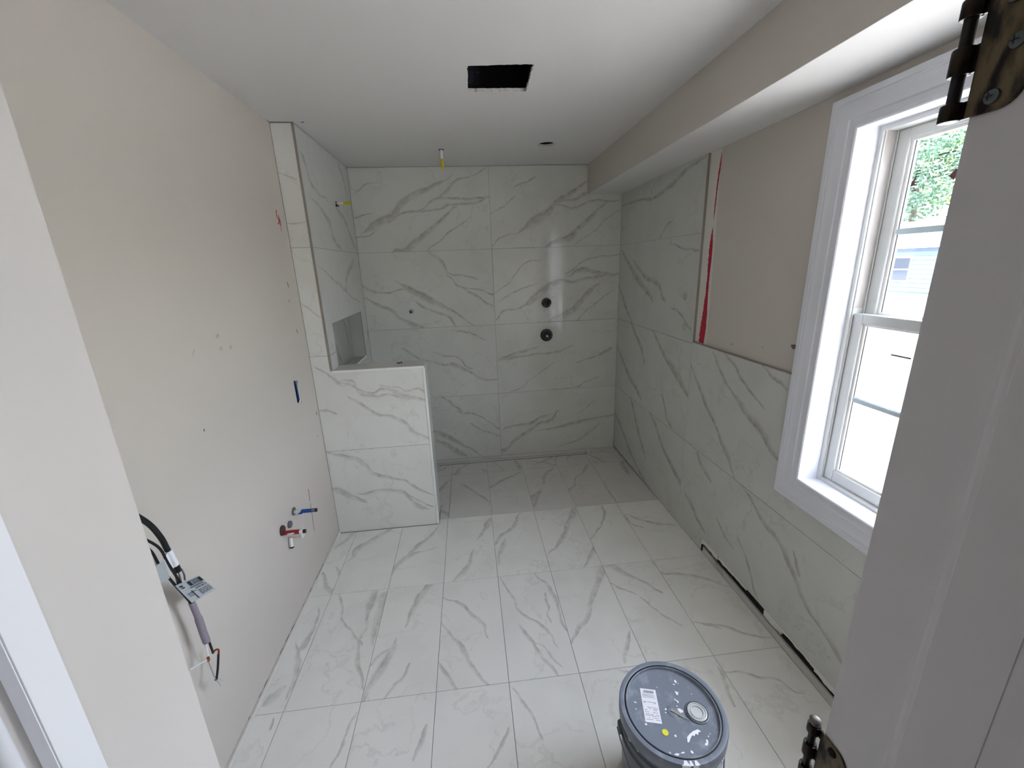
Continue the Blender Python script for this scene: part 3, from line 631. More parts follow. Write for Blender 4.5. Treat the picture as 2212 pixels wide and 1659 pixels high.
for i, (y, z, a, b) in enumerate(((-1.565, 1.238, .010, .008), (-1.78, 1.262, .008, .006), (-1.955, 1.297, .013, .010), (-1.66, 1.225, .004, .003), (-1.48, 2.02, .004, .006))):
    link('filler_spot', prism(blob(y, z, a, b, i, 0, 12, .2), lambda u, v, d: (2.0995+d, u, v), .0006, .0002), M_mark if i == 2 else M_dry, wall_right)
M_damp = mat('dull_residue', (176, 176, 166), .5, var=.06)
for i, (y, z) in enumerate(((-1.098, 1.440), (-1.115, 1.263))):
    link('round_residue_mark', prism(blob(y, z, .026, .026, i+20, 0, 20, .05), lambda u, v, d: (2.0867+d, u, v), .0004, .0001), M_damp, wall_right)

# ---- low return / half wall with its tiles
wall_half = S('wall_half', box(-.0045, XP-.0045, YR+.0045, -.8235, -.012, ZP-.0045), M_grout)
wall_ret = S('wall_return', plate(rect(YR+.0045, .0035, -.012, H), [rect(-.862, -.150, 1.000, 1.352)], lambda u, v, d: (-.0045-d, u, v), .105), M_grout)
jl = XL+.0005
tile(wall_half, 'pony', joint(rect(jl, XP-.006, 0, Z3)), R_W+.08, gap=.0006, strength=.9)
tile(wall_half, 'pony', joint([(jl, Z3), (XP-.006, Z3), (XP-.006, ZP-.006), (0, ZP-.006), (0, Z2), (jl, Z2)]), R_W+.08, gap=.0006, strength=.9)
tile(wall_ret, 'pony', joint(rect(jl, -.009, Z2, Z1)), R_W+.1, gap=.0006, strength=.8)
tile(wall_ret, 'pony', joint(rect(jl, -.009, Z1, H-.003)), R_W+.1, gap=.0006, strength=.8)
# cap, end face and shower side of the half wall
PM['cap'] = lambda u, v, d: (u, v, ZP-.001-d); PM['end'] = lambda u, v, d: (XP-.001-d, u, v); PM['inner'] = lambda u, v, d: (u, -.820-d, v)
def plain_tile(parent, surf, o, rough=.15, axes=(0, 1), name='tile', base=(214, 214, 210)):
    k = TILE_N[0]; TILE_N[0] += 1
    f = PM[surf]; us = [p[0] for p in o]; vs_ = [p[1] for p in o]
    m = tile_mat('marble_porcelain', [], axes, rough, k+1, base)
    return link(name, prism(o, f, .0035, .0006), m, parent, origin=f((min(us)+max(us))/2, (min(vs_)+max(vs_))/2, 0))
plain_tile(wall_half, 'cap', rect(.001, XP-.002, YR+.006, -.821))
plain_tile(wall_half, 'end', rect(YR+.006, -.821, .001, ZP-.006), axes=(1, 2))
plain_tile(wall_half, 'inner', rect(.001, XP-.002, .001, Z3-.001), axes=(0, 2))
plain_tile(wall_half, 'inner', rect(.001, XP-.002, Z3+.001, ZP-.002), axes=(0, 2))
S('trim_2', box(-.002, XP, YR-.004, YR+.0055, ZP-.0115, ZP+.0015, .0018), M_white)
S('trim_3', box(XP-.0125, XP+.0015, YR-.004, YR+.0055, 0.0005, ZP-.0118, .0018), M_white)
S('trim_4', box(-.0105, .0012, YR-.003, YR+.006, ZP+.0018, H-.001, .001), M_taupe)
# ---- shower side wall (left) with the niche
NY0, NY1, NZ0, NZ1 = -.862, -.150, 1.000, 1.352
yb = YR+.007
tile(wall_ret, 'left', joint(rect(yb, 0, -.012, Z3)), R_W+.08, gap=.0006, strength=.9)
tile(wall_ret, 'left', joint([(yb, Z3), (0, Z3), (0, Z2), (NY1, Z2), (NY1, NZ0), (NY0, NZ0), (NY0, Z2), (yb, Z2)]), R_W+.08, gap=.0006, strength=.9)
tile(wall_ret, 'left', joint([(yb, Z2), (NY0, Z2), (NY0, NZ1), (NY1, NZ1), (NY1, Z2), (0, Z2), (0, Z1), (yb, Z1)]), R_W+.08, gap=.0006, strength=.9)
tile(wall_ret, 'left', joint(rect(yb, 0, Z1, H-.003)), R_W+.08, gap=.0006, strength=.9)
ntile = lambda vf, ax, org=None: link('niche_tile', vf, tile_mat('marble_porcelain', [], ax, .15, TILE_N[0]+50, (184, 185, 180)), wall_ret, origin=org)  # niche tiles darkened to put the recess shade into the base colour
bk = [[(-.7, 1.30, .02), (-.62, 1.22, .03), (-.55, 1.12, .03), (-.5, 1.05, .02)], [(-.35, 1.34, .02), (-.28, 1.25, .025), (-.25, 1.12, .02)]]
o_ = (-.0915, (NY0+NY1)/2, (NZ0+NZ1)/2)
link('niche_tile', box(-.0955, -.0915, NY0, NY1, NZ0, NZ1), tile_mat('marble_porcelain', [[(a-o_[1], b-o_[2], c) for a, b, c in q] for q in bk], (1, 2), .15, 77, (180, 181, 176)), wall_ret, origin=o_)  # back tile darkened likewise for the shade of its depth
ntile(box(-.0914, -.0046, NY1-.0045, NY1-.0005, NZ0+.0045, NZ1-.0045), (0, 2))
ntile(box(-.0914, -.0046, NY0+.0005, NY0+.0045, NZ0+.0045, NZ1-.0045), (0, 2))
ntile(box(-.0914, -.0046, NY0+.0005, NY1-.0005, NZ0+.0005, NZ0+.0044), (0, 1))
ntile(box(-.0914, -.0046, NY0+.0005, NY1-.0005, NZ1-.0044, NZ1-.0005), (0, 1))
link('niche_edge_trim', box(-.0045, .0015, NY0, NY1, NZ0-.001, NZ0+.009, .001), M_white, wall_ret)
link('niche_edge_trim', box(-.0045, .0008, NY1-.0016, NY1+.0006, NZ0+.01, NZ1), M_taupe, wall_ret)

# ---- floor tiles
cols = [XL+.0005, -.0015, .2945, .5905, .8865, 1.1825, 1.4785, 1.7745, XR]
rows = [-.9462, -1.5465, -2.1556, -2.765, YF+.001]
for r in range(4):
    for c in range(8):
        a, b, lo, hi = cols[c], cols[c+1], rows[r+1], rows[r]
        if r == 0 and c < 2: hi = YR-.0045          # cut at the half wall
        if r == 0 and c == 2:
            o = [(a, lo), (b, lo), (b, hi), (XP+.002, hi), (XP+.002, YR-.0045), (a, YR-.0045)]
        else: o = rect(a, b, lo, hi)
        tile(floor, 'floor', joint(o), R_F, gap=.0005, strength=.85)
slope = lambda u, v: -.012*min(1, max(0, (-.9462-v)/(-.9462+.105)))
scols = [.001, .299, .595, .893, 1.189, 1.487, 1.783, XR]
for (lo, hi) in ((-.9462, -.305), (-.305, -.1085)):
    for c in range(7):
        a, b = scols[c], scols[c+1]
        if lo < -.9: o = rect(a, b, -.8195, hi) if b < XP+.01 else ([(XP+.001, lo), (b, lo), (b, hi), (a, hi), (a, -.8195), (XP+.001, -.8195)] if a < XP else rect(a, b, lo, hi))
        else: o = rect(a, b, lo, hi)
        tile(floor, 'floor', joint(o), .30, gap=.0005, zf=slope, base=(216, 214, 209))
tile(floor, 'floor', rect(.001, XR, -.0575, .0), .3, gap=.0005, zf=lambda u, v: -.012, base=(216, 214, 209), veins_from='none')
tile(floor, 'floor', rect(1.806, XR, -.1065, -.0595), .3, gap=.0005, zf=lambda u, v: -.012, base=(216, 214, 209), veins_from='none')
dr = empty('linear_drain', (.95, -.083, -.012), 'long narrow tile-topped drain along the foot of the back shower wall', 'drain')
link('channel', box(.06, 1.804, -.1075, -.0585, -.0165, -.0135), M_black, dr)
link('cover_strip', box(.066, 1.798, -.1035, -.0625, -.0135, -.0105, .0006), tile_mat('marble_porcelain', [], (0, 1), .25, 91, (214, 212, 206)), dr)
link('frame_edge', join(box(.062, 1.802, -.1065, -.105, -.0135, -.0108), box(.062, 1.802, -.0612, -.0598, -.0135, -.0108)), M_greyf, dr)

# ---- baseboard strip at the foot of the painted left wall
S('baseboard_left', box(XL+.0005, XL+.009, YF+.001, YR-.003, .0008, .019, .001), M_prime)
rd = random.Random(11)
gm = []
for k in range(16):
    y = -1.30-rd.random()*1.1; L_ = rd.uniform(.008, .05)
    gm.append(prism([(y, .0185), (y-L_, .0185), (y-L_, .0195+rd.uniform(0, .002)), (y-L_/2, .0215), (y, .0205)], lambda u, v, d: (XL+.0006-d, u, v), .0004, .0001))
link('gap_marks', join(*gm), M_dark, wall_left, kind='stuff')
def wmark(name, y, z, a, b, m, seed, rot=0, jag=.3, n=12):
    return link(name, prism(blob(y, z, a, b, seed, rot, n, jag), lambda u, v, d: (XL+.0006-d, u, v), .0004, .0001), m, wall_left)
def wy(px): return px
for i, (y, z, a, b, m, r) in enumerate(((-1.113, 1.593, .004, .017, M_mark, .2), (-1.132, 1.510, .003, .007, M_mark, -.4), (-1.100, 1.345, .0035, .016, M_mark, .2), (-1.823, 1.435, .013, .009, M_dry, .5), (-1.821, 1.387, .010, .008, M_dry, 0),
        (-1.756, 1.380, .011, .009, M_dry, .4), (-1.032, .847, .004, .011, M_mark, 0), (-1.074, .720, .003, .007, M_mark, 0), (-2.022, 1.140, .003, .005, M_mark, 0), (-1.978, 1.404, .018, .0025, M_dry, .9))):
    wmark('wall_scuff', y, z, a, b, m, i+40, r)
def stroke(name, pts, w, m, label=None):
    V, Fc = [], []
    for i, p in enumerate(pts):
        a = Vector(pts[max(0, i-1)]); b = Vector(pts[min(len(pts)-1, i+1)]); t = (b-a).normalized(); n = Vector((-t.y, t.x))*w/2
        for s_ in (1, -1):
            q = Vector(p)+n*s_; V.append((XL+.0007, q.x, q.y)); V.append((XL+.0001, q.x, q.y))
    for i in range(len(pts)-1):
        k = 4*i; Fc += [(k, k+2, k+6, k+4), (k, k+4, k+5, k+1), (k+2, k+3, k+7, k+6)]
    return V, Fc
# red hand-written mark high on the left wall, next to the tile return: a 5 with a hooked stroke
link('red_mark', join(stroke('', [(-1.0880, 1.9564), (-1.0992, 1.9535), (-1.1004, 1.9216), (-1.0892, 1.9245), (-1.0849, 1.9071), (-1.0954, 1.8909), (-1.1004, 1.8984)], .0075, M_red),
     stroke('', [(-1.0768, 1.9373), (-1.0781, 1.8926), (-1.0731, 1.9216), (-1.0682, 1.9158), (-1.0688, 1.8851)], .0055, M_red), stroke('', [(-1.0744, 1.8909), (-1.0756, 1.8578)], .003, M_red)), M_red, wall_left, label='red hand-written mark')
link('marker_line', join(stroke('', [(-1.322, .512), (-1.330, .44)], .005, M_redln), stroke('', [(-1.331, .43), (-1.345, .263)], .0035, M_redln)), M_redln, wall_left, label='thin red vertical line')
# blue box in the wall
bx = empty('outlet_box', (XL-.03, -1.2315, .975), 'blue plastic electrical box set in an opening low in the left wall', 'outlet box')
link('shell', join(box(XL-.045, XL-.042, -1.262, -1.20, .97, 1.112), box(XL-.042, XL-.014, -1.264, -1.2585, .97, 1.112), box(XL-.042, XL-.014, -1.2045, -1.199, .97, 1.112), box(XL-.042, XL-.014, -1.2585, -1.2045, .968, .9735), box(XL-.042, XL-.014, -1.2585, -1.2045, 1.1095, 1.114)), M_blue, bx)
link('drywall_flap', prism([(-1.246, .9795), (-1.2065, .9785), (-1.2065, 1.090), (-1.2145, 1.074), (-1.218, .992)], lambda u, v, d: (XL-.0015-d, u, v), .0012, .0002), M_paper, bx)
# small dark hole in the ceiling by the return
link('nail_hole', prism(blob(.045, -.989, .010, .006, 3, 0, 12, .15), lambda u, v, d: (u, v, H-.0004+d), .0003, .0001), M_brown, ceiling)
link('ceiling_crack', prism([(-.113, -1.035), (-.108, -1.0), (-.06, -.999), (.0, -.996), (.0, -.9945), (-.1135, -.994)], lambda u, v, d: (u, v, H-.0004+d), .0003, .0001), M_mark, ceiling)
# fan housing above the ceiling opening
fh = empty('exhaust_fan_housing', (1.0, -1.505, H+.015), 'black exhaust fan housing inside the square ceiling opening', 'fan housing')
z0, z1 = H+.0145, H+.19
link('housing', join(box(.855, .858, -1.66, -1.35, z0, z1), box(1.142, 1.145, -1.66, -1.35, z0, z1), box(.858, 1.142, -1.66, -1.657, z0, z1), box(.858, 1.142, -1.353, -1.35, z0, z1), box(.855, 1.145, -1.66, -1.35, z1, z1+.003)), M_black, fh)
M_fanlab = mat('dim_fan_label', (24, 28, 36), .5, var=0)
link('rating_label', box(.8585, .93, -1.3545, -1.3535, H+.035, H+.10), M_fanlab, fh)
link('printed_lines', join(*[box(.862, .862+rdm.uniform(.02, .045), -1.3552, -1.3546, H+.04+k*.008, H+.043+k*.008) for k in range(7)]+[box(.918, .928, -1.3552, -1.3546, H+.078, H+.084)]), mat('pale_print', (64, 70, 80), .6, var=0), fh, kind='stuff')
link('duct_rim', box(.873, 1.125, -1.3725, -1.371, H+.0005, H+.0135), M_dry, ceiling)
# round light opening: shallow can, shade of its depth put into a near-black colour
cn = empty('recessed_light_opening', (1.376, -.552, H+.015), 'empty round opening for a ceiling light near the window wall', 'light opening')
link('collar', lathe([(.0545, 0), (.0545, .03), (.057, .03), (.057, 0)], (1.376, -.552, H+.0145), n=28, closed=True), M_dark, cn)
link('inner_top', lathe([(.054, 0), (.054, .002)], (1.376, -.552, H+.06), n=24), M_dark, cn)

# ---------------------------------------------------------------- plumbing stubs
def pipe(name, loc, label, cat='pipe', group=None): return empty(name, loc, label, cat, group)
p = pipe('shower_head_pipe', (.709, -.458, H), 'capped pipe stub hanging from the ceiling with yellow film at its end')
link('escutcheon', prism(ragged(circle(.709, -.458, .016, 16), .0018, .02, 2), lambda u, v, d: (u, v, H-.0035+d), .0032, .0004), M_brown, p)
link('pipe_body', tube([(.709, -.458, H-.002), (.709, -.458, H-.075)], .0095, 14), M_pex, p, True)
link('yellow_wrap', tube([(.709, -.458, H-.055), (.7095, -.458, H-.085), (.710, -.458, H-.108), (.7105, -.458, H-.116)], [.0098, .0105, .0102, .006], 12, 3), M_yellow, p, True)
p = pipe('shower_arm_pipe', (0, -.424, 2.077), 'yellow-wrapped pipe stub sticking out of the marble side wall high up', 'pipe')
link('wall_plate', join(box(.0002, .012, -.432, -.424, 2.062, 2.088), box(.0002, .02, -.430, -.426, 2.058, 2.066)), M_brown, p)
link('pipe_body', tube([(.0, -.424, 2.079), (.058, -.424, 2.079)], .0085, 12), M_pex, p, True)
link('yellow_wrap', tube([(.05, -.424, 2.079), (.088, -.424, 2.079), (.094, -.424, 2.079)], [.0102, .0102, .008], 12, 3), M_yellow, p, True)
p = pipe('hand_shower_outlet', (.361, 0, 1.319), 'small blue pipe stub in a round hole on the left of the back wall', 'pipe')
link('hole_ring', lathe([(.0165, .0004), (.0165, .0018), (.0135, .0018), (.0135, .0004)], (.361, 0, 1.319), 'Y', 24, True), M_black, p)
link('pipe_body', tube([(.361, -.001, 1.319), (.361, -.05, 1.319)], .0085, 14), mat('pale_blue_pipe', (120, 150, 190), .4, var=0), p, True)
link('end_cap', lathe([(.0088, 0), (.0088, .006), (.006, .008)], (.361, -.049, 1.319), 'Y', 16), mat('navy_cap', (20, 34, 70), .4, var=0), p, True)
p = empty('diverter_valve', (1.4665, 0, 1.341), 'upper black round shower valve body on the back wall', 'shower valve', None)
link('plaster_guard', lathe([(.040, .0004), (.040, .010), (.036, .012), (.034, .004), (.002, .004)], (1.4665, 0, 1.341), 'Y', 36), M_black, p, True)
link('inner_ring', lathe([(.026, .004), (.026, .016), (.022, .018), (.021, .006)], (1.4665, 0, 1.341), 'Y', 32, True), mat('smoked_metal', (90, 90, 92), .25, .8, var=.1), p, True)
link('stem', lathe([(.013, .005), (.013, .03), (.007, .032), (.0065, .045), (.003, .046)], (1.4665, 0, 1.341), 'Y', 20), M_black, p, True)
link('stem_tip', lathe([(.003, .0462), (.002, .049)], (1.4665, 0, 1.341), 'Y', 10), M_chrome, p)
mg_ = mat('grey_mould_marks', (96, 94, 92), .5, var=0)
for a in (.5, 2.2, 3.6, 5.2): link('guard_notch', xf(box(.030, .038, -.0135, -.0118, -.006, .006), Matrix.Translation((1.4665, 0, 1.341)) @ Matrix.Rotation(a, 4, 'Y')), mg_, p)
p = empty('thermostatic_valve', (1.464, 0, 1.071), 'lower black round shower valve body with pale centre stem', 'shower valve', None)
link('plaster_guard', lathe([(.052, .0004), (.052, .009), (.049, .011), (.047, .003), (.002, .003)], (1.464, 0, 1.071), 'Y', 40), M_black, p, True)
link('cartridge', lathe([(.028, .003), (.028, .012), (.020, .016), (.018, .024), (.012, .026)], (1.464, 0, 1.073), 'Y', 28), mat('dark_brass_cartridge', (46, 40, 34), .4, .5, var=.1), p, True)
link('stem', lathe([(.0105, .024), (.0105, .036), (.0095, .038), (.0055, .038), (.005, .034)], (1.4665, 0, 1.066), 'Y', 20), mat('pale_stem', (206, 204, 196), .4, var=0), p, True)
mg_ = mat('brown_mould_marks', (84, 66, 62), .5, var=0)
for a in (.3, 1.1, 2.0, 2.9, 3.6, 4.4): link('moulded_mark', xf(box(.036, .043, -.0118, -.0105, -.003, .003), Matrix.Translation((1.464, 0, 1.071)) @ Matrix.Rotation(a, 4, 'Y')), mg_, p)
# sink supplies on the left wall
p = pipe('cold_supply_pipe', (XL, -1.531, .503), 'blue-taped capped supply pipe sticking out of the left wall, further from the doorway', 'pipe')
link('flange', prism(ragged(circle(-1.533, .507, .020, 14), .0012, .02, 5), lambda u, v, d: (XL+.006-d, u, v), .0055, .001), M_greyf, p)
link('pipe_body', tube([(XL+.001, -1.531, .503), (XL+.05, -1.531, .503)], .0088, 14), M_pex, p, True)
link('blue_tape', tube([(XL+.040, -1.531, .503), (XL+.090, -1.531, .503)], .0098, 14), M_blue, p, True)
link('bare_ring', tube([(XL+.090, -1.531, .503), (XL+.106, -1.531, .503)], .0096, 14), M_greyf, p, True)
link('end_cap', tube([(XL+.105, -1.531, .503), (XL+.113, -1.531, .503)], .0092, 14), M_black, p, True)
link('torn_tape', prism([(-.009, XL+.022), (.0, XL+.034), (.009, XL+.040), (.004, XL+.050), (-.009, XL+.044)], lambda u, v, d: (v, -1.5415-.0005-d, .503+u), .0006, .0001), M_blue, p)
p = pipe('hot_supply_pipe', (XL, -1.672, .487), 'red-taped capped supply pipe sticking out of the left wall, nearer the doorway', 'pipe')
link('flange', prism(ragged(circle(-1.672, .495, .024, 14), .002, .02, 6), lambda u, v, d: (XL+.007-d, u, v), .0065, .001), M_brown, p)
link('pipe_body', tube([(XL+.001, -1.672, .480), (XL+.035, -1.672, .480)], .0095, 14), M_brown, p, True)
link('red_tape', tube([(XL+.012, -1.672, .480), (XL+.078, -1.672, .480)], .0105, 14), mat('red_tape', (152, 22, 44), .45, var=.08), p, True)
link('bare_ring', tube([(XL+.078, -1.672, .480), (XL+.094, -1.672, .480)], .0102, 14), M_pex, p, True)
link('end_cap', tube([(XL+.093, -1.672, .480), (XL+.105, -1.672, .480)], .0098, 14), M_black, p, True)
link('white_tape', prism([(-.006, XL+.022), (.002, XL+.028), (.006, XL+.052), (.0, XL+.060), (-.006, XL+.040)], lambda u, v, d: (v, -1.6832-d, .480+u), .0006, .0001), M_pex, p)
p = pipe('drain_stub', (XL, -1.607, .428), 'pale capped drain stub with oval-looking end, behind the red-taped pipe', 'pipe')
link('upper_plug', lathe([(.017, .0005), (.017, .010), (.012, .013)], (XL, -1.600, .478), 'X', 18), M_greyf, p, True)
link('stub_body', tube([(XL+.001, -1.607, .428), (XL+.058, -1.607, .428)], .0205, 20), M_wall, p, True)
link('end_cap', lathe([(.0240, 0), (.0240, .004), (.0225, .005)], (XL+.058, -1.607, .428), 'X', 28), M_prime, p, True)
link('lower_elbow', tube([(XL+.012, -1.632, .425), (XL+.014, -1.640, .400), (XL+.016, -1.646, .384)], .0085, 12), M_pex, p, True)
link('dark_end', tube([(XL+.016, -1.6455, .386), (XL+.016, -1.647, .379)], .0090, 12), M_black, p, True)
# three black screw caps on the half wall
for i, (x, y, w_) in enumerate(((.359, -.872, 'leftmost'), (.372, -.880, 'middle'), (.381, -.864, 'rightmost'))):
    e = lathe([(.0055, 0), (.006, .003), (.004, .007), (.002, .0085)], (x, y, ZP-.001), n=14)
    o = link('rubber_plug', e, M_black, None, True, origin=(x, y, ZP)); tag(o, w_+' of the three tiny black rubber plugs lying on the half wall', 'plug', 'black plugs on the half wall')
# ---------------------------------------------------------------- window
win = S('window_1', join(box(2.163, 2.262, WY1, WY1+.013, WZ0, WZ1), box(2.163, 2.262, WY0-.013, WY0, WZ0, WZ1), box(2.163, 2.262, WY1+.013, WY0-.013, WZ0, WZ0+.013), box(2.163, 2.262, WY1+.013, WY0-.013, WZ1-.016, WZ1)), M_vinyl)
def casing():
    # mitred moulding swept around the opening: profile (offset outward, projection)
    prof = [(0, 0), (0, .010), (.004, .013), (.010, .013), (.013, .0105), (.030, .0115), (.034, .015), (.060, .0165), (.076, .019), (.080, .016), (.084, .016), (.086, .0185), (.103, .0185), (.105, .016), (.105, 0)]
    base = [(WY1, WZ0), (WY0, WZ0), (WY0, WZ1), (WY1, WZ1)]; sg = [(-1, -1), (1, -1), (1, 1), (-1, 1)]
    V, Fc = [], []; n = len(prof)
    for (y, z), (a, b) in zip(base, sg):
        for o, h in prof: V.append((2.0868-h, y+a*(o-.006), z+b*(o-.006)))
    for i in range(4):
        j = (i+1) % 4
        for k in range(n): l = (k+1) % n; Fc.append((i*n+k, i*n+l, j*n+l, j*n+k))
    return V, Fc
link('casing', casing(), M_trim, win, sharp=20)
# jamb extension boards
link('jamb_board', box(2.0785, 2.163, WY0, WY0+.012, WZ0-.012, WZ1+.012), M_trim, win)
link('jamb_board', box(2.0785, 2.163, WY1-.012, WY1, WZ0-.012, WZ1+.012), M_trim, win)
link('jamb_board', box(2.0785, 2.163, WY1, WY0, WZ1, WZ1+.012), M_trim, win)
link('window_sill', box(2.0785, 2.163, WY1, WY0, WZ0-.012, WZ0), M_trim, win)
fy0, fy1 = WY0-.013, WY1+.013
def track(y, s):
    return join(*[box(a, b, y, y+s*h, WZ0+.013, WZ1-.016) for a, b, h in ((2.170, 2.1735, .004), (2.2095, 2.213, .006), (2.218, 2.2205, .0045), (2.228, 2.231, .0045), (2.246, 2.262, .008))])
link('balance_track', track(fy0, -1), M_vinyl, win); link('balance_track', track(fy1, 1), M_vinyl, win)
link('track_liner', box(2.1745, 2.2085, fy0-.0012, fy0, 1.46, WZ1-.017), M_tracks, win)
def sash(x0, x1, y0, y1, z0, z1, st, rb, rt, nm):
    """y0>y1; one ring mesh with stepped inner bead"""
    s = link(nm, join(box(x0, x1, y0-st, y0, z0, z1, .0015), box(x0, x1, y1, y1+st, z0, z1, .0015), box(x0, x1, y1+st, y0-st, z0, z0+rb, .0015), box(x0, x1, y1+st, y0-st, z1-rt, z1, .0015)), M_vinyl, win)
    b = .009
    link('glazing_bead', join(box(x0+.008, x1-.004, y0-st-b, y0-st, z0+rb, z1-rt), box(x0+.008, x1-.004, y1+st, y1+st+b, z0+rb, z1-rt), box(x0+.008, x1-.004, y1+st+b, y0-st-b, z0+rb, z0+rb+b), box(x0+.008, x1-.004, y1+st+b, y0-st-b, z1-rt-b, z1-rt)), M_white, s)
    xm = (x0+x1)/2
    link('seal', join(box(xm-.001, xm+.001, y0-st-b-.0025, y0-st-b, z0+rb+b, z1-rt-b), box(xm-.001, xm+.001, y1+st+b, y1+st+b+.0025, z0+rb+b, z1-rt-b)), M_seal, s)
    g = link('glass_pane', box(xm-.0018, xm+.0018, y1+st+b, y0-st-b, z0+rb+b, z1-rt-b), M_glass, s)
    return s, xm
lo_s, lx = sash(2.178, 2.208, fy0-.001, fy1+.001, WZ0+.014, 1.442, .038, .042, .032, 'lower_sash')
up_s, ux = sash(2.214, 2.244, fy0-.006, fy1+.006, 1.405, WZ1-.018, .038, .034, .030, 'upper_sash')
for s, x, z in ((lo_s, lx, 1.135), (up_s, ux, 1.710)):
    link('muntin', box(x-.0065, x-.0022, fy1+.05, fy0-.05, z-.009, z+.009, .002), mat('cool_white_muntin', (196, 210, 214), .4, var=0), s)
    link('muntin', box(x+.0022, x+.006, fy1+.05, fy0-.05, z-.009, z+.009, .002), M_white, s)
# manufacturer's printed stickers on the panes: rows of tiny print, a checker block left out
def print_block(par, x, y0, z0, lines, m, name='sticker_print'):
    """lines: (dy, dz, length, height)"""
    return link(name, join(*[box(x-.0006, x-.0002, y0-a-l, y0-a, z0-b-h, z0-b) for a, b, l, h in lines]), m, par, kind='stuff')
rp = random.Random(8)
L1 = []
for k in range(6):
    a = .045
    while a < .13: l = rp.uniform(.003, .009); L1.append((a, .02+k*.010, l, .0022)); a += l+rp.uniform(.002, .007)
L1 += [(.075, .010, .03, .0035), (.11, .010, .012, .0035)]
for k in range(9): L1.append((.018, .035+k*.008, rp.uniform(.006, .016), .0028))
print_block(up_s, ux-.0018, fy0-.055, 1.93, L1, M_ink)
link('sticker_print', join(prism([(-2.176, 1.842), (-2.180, 1.858), (-2.192, 1.876), (-2.188, 1.856), (-2.190, 1.846)], lambda u, v, d: (ux-.0024-d, u, v), .0003, .00005), prism([(-2.285, 1.852), (-2.30, 1.84), (-2.31, 1.87), (-2.296, 1.868)], lambda u, v, d: (ux-.0024-d, u, v), .0003, .00005)), mat('maroon_print', (96, 52, 58), .6, var=0), up_s)
L2 = []
for k in range(6):
    a = .02+.004*k
    while a < .09: l = rp.uniform(.003, .009); L2.append((a, .012+k*.009, l, .002)); a += l+rp.uniform(.003, .008)
L2 += [(.03, .0, .065, .006)]
print_block(lo_s, lx-.0018, fy0-.12, 1.325, L2, M_inkg)

# ---------------------------------------------------------------- doorway: jambs, stops, hall casing
dr1 = S('door_1', box(DX0, DX1, YF-.23, YF, DZ, DZ+.019), M_trim)
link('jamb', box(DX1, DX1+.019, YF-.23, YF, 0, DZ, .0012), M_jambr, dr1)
link('jamb', box(DX0-.019, DX0, YF-.23, YF, 0, DZ, .0012), M_jambl, dr1)
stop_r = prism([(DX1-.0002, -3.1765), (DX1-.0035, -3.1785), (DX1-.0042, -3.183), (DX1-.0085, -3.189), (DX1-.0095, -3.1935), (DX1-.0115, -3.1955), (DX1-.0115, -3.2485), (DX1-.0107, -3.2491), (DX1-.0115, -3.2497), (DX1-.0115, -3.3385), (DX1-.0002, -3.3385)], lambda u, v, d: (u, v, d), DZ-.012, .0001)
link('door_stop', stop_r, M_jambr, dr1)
link('door_stop', box(DX0+.0001, DX0+.0113, -3.2375, -3.2128, 0, DZ-.012, .001), M_stop, dr1)
link('bead', tube([(DX0+.001, -3.251, .0), (DX0+.001, -3.251, DZ-.02)], .0055, 12), M_trim, dr1, True)
link('door_stop', box(DX0+.0115, DX1-.012, -3.2435, -3.19, DZ-.0115, DZ-.0002), M_trim, dr1)
def hall_casing(x, s):
    prof = [(0, 0), (0, .010), (.004, .014), (.012, .014), (.016, .009), (.045, .013), (.055, .017), (.06, .015), (.06, 0)]
    return prism([(x+s*a, -3.3405-b) for a, b in prof], lambda u, v, d: (u, v, d), DZ+.05, .0001)
link('hall_casing', hall_casing(DX1+.004, 1), M_trim, dr1); link('hall_casing', hall_casing(DX0-.004, -1), M_trim, dr1)
link('hall_casing', box(DX0-.064, DX1+.064, -3.356, -3.3405, DZ+.051, DZ+.11), M_trim, dr1)

